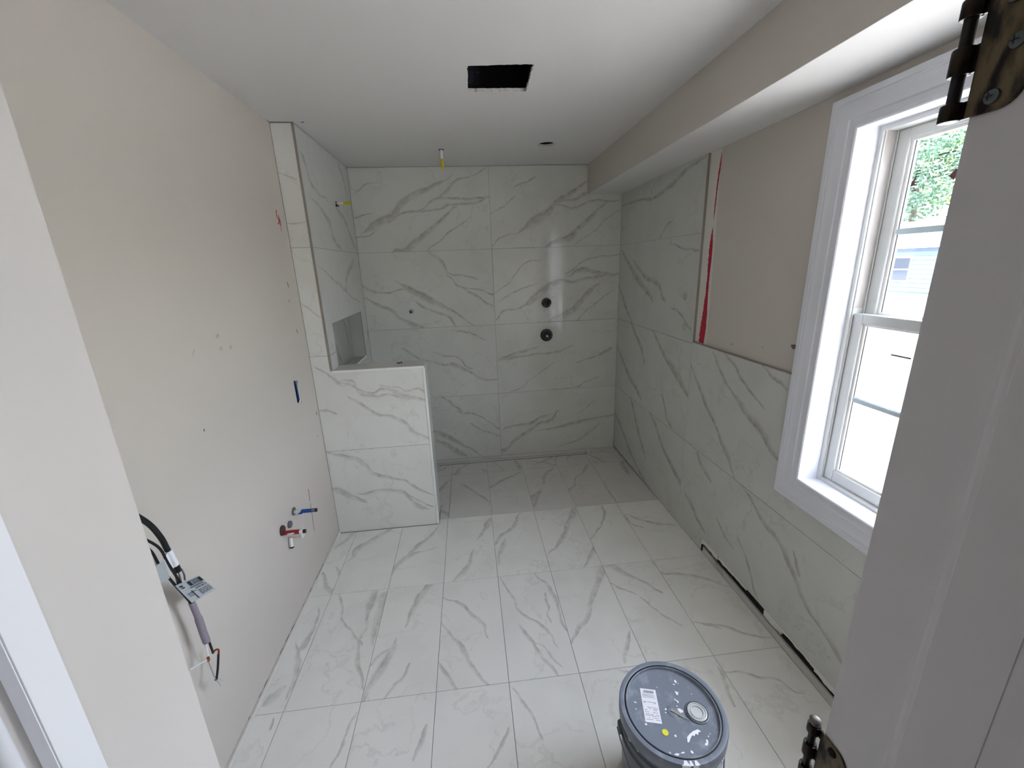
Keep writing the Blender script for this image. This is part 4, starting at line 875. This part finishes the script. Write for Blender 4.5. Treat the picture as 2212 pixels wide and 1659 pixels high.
# ---------------------------------------------------------------- hinges left on the jamb (door leaf removed)
def hinge(zb, label, top_tip):
    zt = zb+.089; px, py = 1.2408, -3.0985
    h = empty('door_hinge', (px, py, zb), label, 'hinge', 'worn brass hinges on the right door jamb')
    r = .016; o = []
    o.append((-3.1082, zb)); 
    for k in range(7): a = -math.pi/2+math.pi/2*k/6; o.append((-3.146+r-r*math.cos(a+math.pi/2)*0-r*math.sin(0) if False else -3.146+r-r*math.sin(math.pi/2*k/6), zb+r-r*math.cos(math.pi/2*k/6)))
    for k in range(7): a = math.pi/2*k/6; o.append((-3.146+r-r*math.cos(a), zt-r+r*math.sin(a)))
    o.append((-3.1082, zt))
    lf = link('leaf', prism(o, lambda u, v, d: (DX1-.0026+d, u, v), .0024, .0005), M_brass, h)
    # knuckles: three of the jamb leaf, gaps where the door leaf's knuckles were
    seg = [(0, .0135), (.0345, .0545), (.0755, .089)]
    for a, b in seg:
        kn = lathe([(.0040, a), (.0074, a), (.0078, a+.001), (.0078, b-.001), (.0074, b), (.0040, b)], (px, py, zb), n=20)
        arm = box(DX1-.0027, DX1-.0002, -3.1085, py-.0045, zb+a, zb+b)
        link('knuckle', join(kn, arm), M_brassd, h, True)
    link('pin', lathe([(.0046, .001), (.0046, .088)], (px, py, zb), n=14), mat('dark_steel_pin', (44, 42, 44), .35, .7, var=.2), h, True)
    link('pin_head', lathe([(.003, .0892), (.0056, .090), (.0044, .0925), (.0066, .0945), (.0070, .0965), (.0052, .0985), (.002, .0992)], (px, py, zb), n=20), mat('pale_worn_pin_head', (112, 108, 100), .45, .5, var=.2, scale=200), h, True)
    for (y, z) in ((-3.1265, zb+.0105), (-3.1350, zb+.0450), (-3.1265, zb+.0785)):
        if top_tip or z > zb+.07:
            sc = link('screw', lathe([(.0056, .0002), (.0052, .0016), (.003, .0022)], (DX1-.0026, y, z), 'X', 16), M_screw if top_tip else M_dark, h, True)
            for v in sc.data.vertices: v.co.x *= -1
            sc.location.x -= .0024
            link('cross_slot', join(box(DX1-.0052, DX1-.0047, y-.0028, y+.0028, z-.0005, z+.0005), box(DX1-.0052, DX1-.0047, y-.0005, y+.0005, z-.0028, z+.0028)), M_black, sc)
    return h
hinge(1.7535, 'upper worn brass hinge on the right door jamb', True)
hinge(.9555, 'lower worn brass hinge with pale pin head on the right door jamb', False)

# ---------------------------------------------------------------- pail
BX, BY = 1.343, -2.5915
pail = empty('plastic_pail', (BX, BY, 0), 'blue-grey plastic pail with paint-splashed lid standing on the tiled floor', 'bucket')
prof = [(.002, .0005), (.126, .0005), (.130, .004), (.1335, .08), (.1385, .22), (.1405, .262), (.1465, .264), (.1468, .270), (.1415, .272), (.1420, .298), (.1475, .300), (.1478, .306), (.1425, .308), (.143, .345), (.139, .3465)]
link('body', lathe(prof, (BX, BY, 0), n=72), M_pail, pail, True)
lid = link('lid', lathe([(.1445, .330), (.1495, .328), (.1518, .332), (.1520, .364), (.1498, .3692), (.1400, .3700), (.1368, .3685), (.1360, .3590), (.1335, .3575), (.1325, .3680), (.1308, .3690), (.1292, .3680), (.1284, .3605), (.1180, .3582), (.003, .3582), (.003, .348)], (BX, BY, 0), n=96), M_lid, pail, True)
link('gasket_groove', lathe([(.1364, .3600), (.1364, .3664), (.1328, .3664), (.1328, .3600)], (BX, BY, 0), n=96, closed=True), M_black, lid)
zl = .3583
cap = link('spout_cap', lathe([(.0275, 0), (.0275, .005), (.0245, .0062), (.0225, .0035), (.0205, .0035), (.0190, .0058), (.0168, .0058), (.0150, .0026), (.002, .0026)], (1.4130, -2.6085, zl), n=40), M_clear, lid, True)
link('cap_ring', lathe([(.0330, 0), (.0330, .0032), (.0305, .0042), (.0288, .0008)], (1.4130, -2.6085, zl), n=40, closed=True), M_pail, lid, True)
link('cap_ring', lathe([(.0300, .0010), (.0300, .0016), (.0283, .0016), (.0283, .0010)], (1.4130, -2.6085, zl), n=32, closed=True), M_black, lid)
# knife slit and bent flap at the lid's centre
link('centre_dimple', lathe([(.017, 0), (.0155, .0012), (.010, .0016), (.002, .0016)], (1.344, -2.595, zl), n=24), M_lid, lid, True)
link('torn_flap', ([(1.338, -2.592, zl+.0018), (1.349, -2.604, zl+.0012), (1.381, -2.628, zl+.0010), (1.358, -2.600, zl+.0085), (1.345, -2.590, zl+.006), (1.366, -2.612, zl+.004)], [(0, 1, 4), (1, 3, 4), (1, 5, 3), (1, 2, 5)]), M_clear, lid)
link('knife_slit', prism([(1.336, -2.594), (1.342, -2.599), (1.376, -2.6275), (1.3775, -2.629), (1.350, -2.6035), (1.340, -2.594)], lambda u, v, d: (u, v, zl+.0019-d), .0008, .0001), M_black, lid)
# paper label: corners from its own place on the lid
LU = Vector((1.3215-1.2765, -2.5275+2.515)); LV = Vector((1.2525-1.2765, -2.613+2.515)); LO = Vector((1.2765, -2.515))
def lp(a, b): q = LO+LU*a+LV*b; return (q.x, q.y)
lb = link('paper_label', prism([lp(0, 0), lp(1, 0), lp(1, 1), lp(0, 1)], lambda u, v, d: (u, v, zl+.0008-d), .0006, .0001), M_paper, lid, label='white printed paper label')
rl = random.Random(3); pr_ = []
def lrect(a0, a1, b0, b1): pr_.append(prism([lp(a0, b0), lp(a1, b0), lp(a1, b1), lp(a0, b1)], lambda u, v, d: (u, v, zl+.0011-d), .0002, .00001))
a = .2
while a < .86: w = rl.uniform(.01, .03); lrect(a, a+w, .05, .13); a += w+rl.uniform(.012, .03)
for b in (.17, .20, .23, .265): lrect(.10, rl.uniform(.7, .93), b, b+.008)
for b in (.40, .43, .56, .60, .64, .70, .76, .80, .86, .91):
    a = .1
    while a < .88:
        w = rl.uniform(.05, .16); 
        if rl.random() < .72: lrect(a, min(.93, a+w), b, b+.013)
        a += w+.04
link('label_print', join(*pr_), M_inkg, lb, kind='stuff')
link('yellow_dot', prism(circle(1.2965, -2.6475, .0088, 20), lambda u, v, d: (u, v, zl+.0008-d), .0006, .0001), M_sticker, lid, label='round yellow sticker')
link('white_dot', prism(circle(1.2515, -2.6195, .0035, 12), lambda u, v, d: (u, v, zl+.0008-d), .0006, .0001), M_paper, lid)
sp_ = []
rs = random.Random(21)
# large crescent splash, then flecks
sp_.append(prism([(1.350, -2.668), (1.361, -2.661), (1.375, -2.655), (1.391, -2.652), (1.397, -2.659), (1.388, -2.660), (1.384, -2.667), (1.379, -2.662), (1.372, -2.668), (1.367, -2.665), (1.358, -2.672), (1.349, -2.681), (1.345, -2.680)], lambda u, v, d: (u, v, zl+.0012-d), .001, .0002))
for (x, y, a, b) in ((1.395, -2.51, .005, .004), (1.401, -2.517, .002, .002), (1.386, -2.518, .003, .002), (1.383, -2.545, .0055, .005), (1.372, -2.570, .005, .003), (1.368, -2.565, .003, .002), (1.364, -2.583, .003, .002), (1.366, -2.597, .007, .005), (1.327, -2.588, .004, .003), (1.322, -2.596, .002, .002), (1.32, -2.66, .004, .003), (1.285, -2.70, .006, .003), (1.345, -2.705, .005, .003), (1.395, -2.69, .004, .006), (1.40, -2.683, .003, .003), (1.41, -2.673, .002, .002), (1.418, -2.668, .0015, .0015), (1.245, -2.555, .002, .004), (1.24, -2.575, .002, .002), (1.30, -2.705, .01, .003), (1.32, -2.703, .006, .002), (1.33, -2.52, .002, .002), (1.425, -2.555, .0015, .0015)):
    sp_.append(prism(blob(x, y, a, b, rs.randint(0, 999), rs.uniform(0, 3), 9, .45), lambda u, v, d: (u, v, zl+.0010-d), .0008, .0002))
# drips over the rim
for (ang, w) in ((-1.79, .010), (-1.70, .006), (-1.60, .008)):
    for (r0, r1, z) in ((.1395, .1515, .3712),):
        c, s = math.cos(ang), math.sin(ang); t = (-s, c)
        sp_.append(prism([(BX+c*r0-t[0]*w*.4, BY+s*r0-t[1]*w*.4), (BX+c*r0+t[0]*w*.3, BY+s*r0+t[1]*w*.3), (BX+c*r1+t[0]*w, BY+s*r1+t[1]*w), (BX+c*r1-t[0]*w*.8, BY+s*r1-t[1]*w*.8)], lambda u, v, d: (u, v, z-d), .0012, .0003))
link('paint_splatter', join(*sp_), M_splat, lid, kind='stuff', label='dried white paint flecks')
def drip(ang, z0, z1, w, seed):
    rd_ = random.Random(seed); V, Fc = [], []; n = 8
    for i in range(n+1):
        z = z0+(z1-z0)*i/n; k = w*(1-.5*i/n)*(1+rd_.uniform(-.35, .35)); rr = .1524 if z > .329 else .1436
        for sgn in (-1, 1):
            a = ang+sgn*k/.15; V.append((BX+rr*math.cos(a), BY+rr*math.sin(a), z)); V.append((BX+(rr-.002)*math.cos(a), BY+(rr-.002)*math.sin(a), z))
    for i in range(n): k = 4*i; Fc += [(k, k+2, k+6, k+4), (k, k+4, k+5, k+1), (k+2, k+3, k+7, k+6)]
    Fc += [(0, 1, 3, 2), (4*n, 4*n+2, 4*n+3, 4*n+1)]
    return V, Fc
link('paint_drips', join(*[drip(a, z0, z1, w, i) for i, (a, z0, z1, w) in enumerate(((-1.79, .371, .30, .009), (-1.62, .368, .295, .008), (-1.35, .345, .285, .007), (-.95, .33, .26, .009), (-.80, .335, .25, .005), (3.35, .325, .29, .006), (3.6, .33, .31, .004)))]), M_splat, pail, kind='stuff')
# handle ears and wire bail
for ang in (2.98, -.16):
    c, s = math.cos(ang), math.sin(ang)
    ear = link('handle_ear', xf(box(-.004, .009, -.014, .014, -.014, .014, .003), Matrix.Translation((BX+c*.146, BY+s*.146, .285)) @ Matrix.Rotation(ang, 4, 'Z')), M_pail, pail)
bail = [(BX+.158*math.cos(2.98), BY+.158*math.sin(2.98), .285)]
for k in range(1, 12):
    a = 2.98+(2*math.pi-2.98-.16)*k/12; bail.append((BX+(.1515)*math.cos(a), BY+(.1515)*math.sin(a), .285-.13*math.sin(math.pi*k/12)))
bail.append((BX+.158*math.cos(-.16), BY+.158*math.sin(-.16), .285))
link('wire_handle', tube(bail, .0022, 8, 3), mat('galvanised_wire', (150, 152, 154), .35, .8, var=.1), pail, True)

# ---------------------------------------------------------------- cables hanging from the left wall
cb = empty('heating_cable_tail', (-.1143, -2.46, 1.10), 'black floor-heating cables with white tags and stripped ends hanging by the left wall', 'cable')
X0 = -.06
link('supply_cable', tube([(-.126, -2.512, 1.152), (-.106, -2.506, 1.151), (-.080, -2.47, 1.125), (X0, -2.417, 1.040), (X0, -2.386, .971), (X0, -2.374, .912)], .0072, 12, 6), M_cable, cb, True)
link('white_wrap', tube([(X0, -2.374, .916), (X0, -2.369, .885), (X0, -2.364, .860)], .0092, 14, 3), M_paper, cb, True)
link('supply_cable', tube([(X0, -2.364, .862), (X0, -2.361, .836)], .0080, 12), M_cable, cb, True)
link('stripped_strands', join(tube([(X0, -2.362, .838), (X0, -2.361, .82), (X0, -2.366, .792)], .0028, 8, 3), tube([(X0+.006, -2.356, .838), (X0+.004, -2.350, .815), (X0, -2.348, .795)], .0026, 8, 3), tube([(X0-.004, -2.368, .838), (X0-.004, -2.371, .80)], .0030, 8, 3)), M_alum, cb, True)
link('lead_wire', tube([(-.126, -2.50, 1.062), (-.106, -2.494, 1.060), (-.085, -2.455, 1.02), (X0-.01, -2.418, .955), (X0-.01, -2.402, .89), (X0-.005, -2.385, .82), (X0, -2.362, .745), (X0, -2.350, .708)], .0034, 10, 5), M_cable, cb, True)
link('lead_wire', tube([(-.126, -2.494, 1.072), (-.106, -2.488, 1.070), (-.08, -2.45, 1.03), (X0+.004, -2.408, .955), (X0+.004, -2.392, .89), (X0+.004, -2.372, .81), (X0+.003, -2.352, .745), (X0+.002, -2.345, .708)], .0034, 10, 5), M_cable, cb, True)
def sheet(corners, m, name, par, th=.0004, bend=.004, label=None):
    A, Bc, Cc, D = [Vector(c) for c in corners]; n = (Bc-A).cross(D-A).normalized(); V, Fc = [], []; k = 6
    for s_ in (0, 1):
        for i in range(k+1):
            for j in range(2):
                p = (A.lerp(Bc, i/k)).lerp(D.lerp(Cc, i/k), j); V.append(tuple(p+n*(bend*math.sin(math.pi*i/k)+th*s_)))
    q = (k+1)*2
    for i in range(k):
        a_ = 2*i; Fc.append((a_, a_+1, a_+3, a_+2)); Fc.append((q+a_, q+a_+2, q+a_+3, q+a_+1)); Fc.append((a_, a_+2, q+a_+2, q+a_)); Fc.append((a_+1, q+a_+1, q+a_+3, a_+3))
    Fc += [(0, q, q+1, 1), (2*k, 2*k+1, q+2*k+1, q+2*k)]
    return link(name, (V, Fc), m, par, label=label)
TA, TB, TC, TD = (-.048, -2.398, .800), (-.030, -2.334, .791+.004), (-.030, -2.287, .704), (-.044, -2.362, .722)
TA, TB, TC, TD = (-.055, -2.392, .812), (-.030, -2.334, .795), (-.024, -2.290, .706), (-.050, -2.360, .722)
M_tag = mat('silver_grey_tag', (168, 174, 178), .45, var=.03)
tg = sheet((TD, TA, TB, TC), M_tag, 'warning_tag', cb, bend=.001, label='printed grey warning tag')
def tq(a, b):   # a along A->B, b along A->D
    A, Bc, Cc, D = map(Vector, (TA, TB, TC, TD)); return (A.lerp(Bc, a)).lerp(D.lerp(Cc, a), b)
tn = (Vector(TB)-Vector(TA)).cross(Vector(TD)-Vector(TA)).normalized()
if tn.x < 0: tn = -tn
def tmark(a0, a1, b0, b1):
    c = [tq(a0, b0), tq(a1, b0), tq(a1, b1), tq(a0, b1)]; v = [p+tn*.0018 for p in c]+[p+tn*.0012 for p in c]
    return v, [(0, 1, 2, 3), (4, 7, 6, 5), (0, 4, 5, 1), (1, 5, 6, 2), (2, 6, 7, 3), (3, 7, 4, 0)]
mk = [tmark(.42, .54, .07, .26), tmark(.86, .98, .07, .26), tmark(.42, .98, .05, .07), tmark(.42, .98, .26, .28)]
for b in (.10, .16, .21): mk.append(tmark(.57, .83, b, b+.022))
for b in (.33, .37): mk.append(tmark(.35, .9, b, b+.014))
for b in (.44, .49, .60, .66, .72, .78, .84):
    a = .5
    while a < .92: w = rl.uniform(.05, .14); mk.append(tmark(a, min(.94, a+w), b, b+.018)); a += w+.03
mk += [tmark(.30, .33, .5, .95), tmark(.1, .46, .55, .565), tmark(.1, .28, .62, .635), tmark(.1, .28, .7, .715), tmark(.08, .2, .1, .16), tmark(.1, .22, .2, .25)]
link('tag_print', join(*mk), M_ink, tg, kind='stuff')
t2 = sheet(((X0+.006, -2.402, .905), (X0+.006, -2.375, .915), (X0+.004, -2.368, .862), (X0+.003, -2.392, .845)), M_paper, 'paper_tag', cb)
t3 = sheet(((X0-.002, -2.452, .905), (X0+.006, -2.402, .905), (X0+.004, -2.400, .845), (X0-.006, -2.440, .845)), M_tag, 'paper_tag', cb)
link('lilac_sleeve', tube([(X0+.001, -2.349, .716), (X0, -2.341, .645), (X0, -2.339, .59), (X0, -2.336, .552)], [.0085, .0105, .0105, .0100], 14, 5), M_lilac, cb, True, label='lilac-grey braided sleeve')
link('white_wire', tube([(X0, -2.342, .558), (X0, -2.347, .51), (X0, -2.346, .500)], .0032, 8, 3), M_wirew, cb, True)
link('copper_twist', tube([(X0, -2.349, .506), (X0+.004, -2.355, .500), (X0, -2.350, .494)], .0042, 8, 3), M_copper, cb, True)
link('white_wire', tube([(X0, -2.352, .499), (X0, -2.38, .518), (X0, -2.425, .545)], .0028, 8, 3), M_wirew, cb, True)
link('black_wire', tube([(X0+.003, -2.332, .556), (X0+.004, -2.331, .52), (X0+.004, -2.330, .500)], .0034, 8, 3), M_cable, cb, True)
link('copper_twist', tube([(X0+.004, -2.329, .502), (X0+.004, -2.315, .497), (X0+.004, -2.306, .485), (X0+.004, -2.311, .472)], .0030, 8, 4), M_copper, cb, True)
link('black_wire', tube([(X0+.004, -2.311, .474), (X0+.002, -2.328, .432), (X0, -2.343, .405)], .0036, 8, 3), M_cable, cb, True)
link('drain_wire', tube([(X0, -2.352, .492), (X0, -2.350, .462), (X0, -2.348, .43), (X0, -2.343, .408)], .0016, 6, 4), M_alum, cb, True)
link('clear_connector', join(tube([(X0, -2.342, .408), (X0, -2.334, .388)], [.006, .004], 10), tube([(X0, -2.333, .388), (X0, -2.332, .366)], .0022, 6), tube([(X0, -2.330, .392), (X0, -2.318, .372)], .0022, 6)), M_clear, cb, True)

# ---------------------------------------------------------------- hall behind the camera
S('floor', box(-3.5, 2.30, -6.0, YF-.231, -.12, -.002), M_oak)
S('ceiling', box(-3.5, 2.30, -6.0, YF-.231, 2.44, 2.5), M_ceil)
S('wall_hall_left', box(-3.6, -3.5, -6.0, YF-.231, -.1, 2.7), M_hall)
S('wall_hall_right', plate([(-6.0, -.1), (YF-.231, -.1), (YF-.231, 2.7), (-6.0, 2.7)], [rect(-5.45, -4.75, .9, 2.1)], lambda u, v, d: (2.30+d, u, v), .16), M_hall)
S('wall_hall_front', box(-3.6, 2.46, -6.15, -6.0, -.1, 2.7), M_hall)
S('wall_hall_back', box(-3.6, XL-.201, YF-.23, YF-.0, -.1, 2.7), M_hall); 
hw = S('unseen_hall_window', join(box(2.36, 2.42, -5.41, -4.79, 1.48, 1.52), box(2.36, 2.42, -5.45, -5.41, .9, 2.1), box(2.36, 2.42, -4.79, -4.75, .9, 2.1), box(2.36, 2.42, -5.41, -4.79, .9, .94), box(2.36, 2.42, -5.41, -4.79, 2.06, 2.1)), M_vinyl)  # unseen hall window, added and sized to light the left jamb
link('glass_pane', box(2.388, 2.392, -5.41, -4.79, .94, 2.06), M_glass, hw)

# ---------------------------------------------------------------- outside the window
GZ = -.6
S('ground', box(2.3, 22.6, -30, 45, GZ-.2, GZ), mat('pale_concrete_drive', (168, 167, 164), .85, var=.06, scale=.8))
tag(link('lawn', box(22.62, 60, -40, 70, GZ-.2, GZ+.03), two_tone('lawn_green', (70, 92, 46), (100, 120, 64), 3, .35, .65, .9, 0, (1, 1, 1), .3), None), kind='structure')
M_side = mat('blue_grey_siding', (86, 100, 126), .7, var=.05, scale=.6)
house = empty('neighbouring_house', (27, 20, GZ), 'blue-grey clapboard house beyond the lawn, seen through the bathroom window', 'house')
hx = 25.0
link('wall', box(hx, hx+7, 12, 30, GZ, 1.95), M_side, house)
link('siding_boards', join(*[box(hx-.03, hx, 12, 30, GZ+.1+k*.24, GZ+.32+k*.24) for k in range(10)]), M_side, house, kind='stuff')
link('roof', ([(hx-.5, 11.5, 1.95), (hx-.5, 30.5, 1.95), (hx+7.5, 30.5, 1.95), (hx+7.5, 11.5, 1.95), (hx+3.5, 11.5, 3.4), (hx+3.5, 30.5, 3.4), (hx-.5, 11.5, 1.8), (hx-.5, 30.5, 1.8), (hx+7.5, 30.5, 1.8), (hx+7.5, 11.5, 1.8)], [(0, 1, 5, 4), (2, 3, 4, 5), (0, 4, 3), (1, 2, 5), (6, 7, 1, 0), (8, 9, 3, 2), (7, 8, 2, 1), (9, 6, 0, 3), (6, 9, 8, 7)]), mat('slate_blue_shingle_roof', (74, 90, 116), .9, var=.1, scale=4), house)
link('gutter', box(hx-.62, hx-.5, 11.5, 30.5, 1.8, 1.95), M_white, house)
for y in (14.2, 17.6, 19.4, 22.0, 26.0):
    w_ = link('window', box(hx-.06, hx-.03, y, y+1.1, .0, 1.4), M_white, house)
    link('pane', box(hx-.075, hx-.061, y+.1, y+1.0, .1, .66), mat('dark_house_glass', (40, 50, 66), .1, var=0), w_); link('pane', box(hx-.075, hx-.061, y+.1, y+1.0, .72, 1.3), mat('dark_house_glass', (40, 50, 66), .1, var=0), w_)
M_leaf = two_tone('mid_green_leaves', (66, 92, 52), (120, 142, 84), 1.5, .35, .65, .7, 0, (1, 1, 1), 0)  # two greens mixed by noise
M_bark = mat('bark', (90, 76, 62), .9, var=.2)
def tree(x, y, h, r, seed, label, m):
    rd_ = random.Random(seed); t = empty('tree', (x, y, GZ), label, 'tree', 'trees beyond the neighbouring house')
    link('trunk', tube([(x, y, GZ), (x+.1, y, GZ+h*.3), (x, y+.2, GZ+h*.6)], [.3, .22, .12], 8, 3), M_bark, t)
    V, Fc = [], []
    cl = [(x+rd_.uniform(-.55, .55)*r, y+rd_.uniform(-.55, .55)*r, GZ+h*rd_.uniform(.35, .88), r*rd_.uniform(.35, .6)) for _ in range(16)]
    for (cx, cy, cz, cr) in cl:
        for _ in range(260):
            u = Vector((rd_.gauss(0, 1), rd_.gauss(0, 1), rd_.gauss(0, 1))).normalized()*cr*rd_.uniform(.75, 1.05)
            p = Vector((cx, cy, cz))+u; a = Vector((rd_.gauss(0, 1), rd_.gauss(0, 1), rd_.gauss(0, 1))).normalized()*.16; b = a.cross(u).normalized()*.11
            k = len(V); V += [p-a, p+b, p+a, p-b]; Fc.append((k, k+1, k+2, k+3))
    link('foliage', (V, Fc), m, t, kind='stuff')
M_leaf2 = two_tone('bluish_leaves', (60, 88, 72), (108, 138, 112), 1.5, .35, .65, .7, 0, (1, 1, 1), 0)
M_leaf3 = two_tone('yellow_green_leaves', (84, 104, 44), (136, 150, 70), 1.5, .35, .65, .7, 0, (1, 1, 1), 0)
tree(36, 28, 13, 4.2, 1, 'bushy bluish-green tree behind the house roof, filling the upper sash', M_leaf2)
tree(36, 39, 11.5, 4.0, 2, 'mid-green tree behind the house, furthest towards the shower end', M_leaf)
tree(36, 17, 10.5, 3.8, 3, 'yellow-green tree behind the house, nearest the doorway end', M_leaf3)
tree(48, 35, 17, 4.8, 4, 'tall yellow-green tree standing furthest behind the house', M_leaf3)
post = empty('porch_post', (4.0, -.78, GZ), 'white square porch post standing just outside the bathroom window', 'post')
link('shaft', box(3.955, 4.045, -.825, -.735, GZ+.12, 1.0, .006), M_white, post)
link('post_base', box(3.93, 4.07, -.85, -.71, GZ, GZ+.12, .008), M_white, post)
link('post_cap', box(3.93, 4.07, -.85, -.71, 1.0, 1.04, .008), M_white, post)
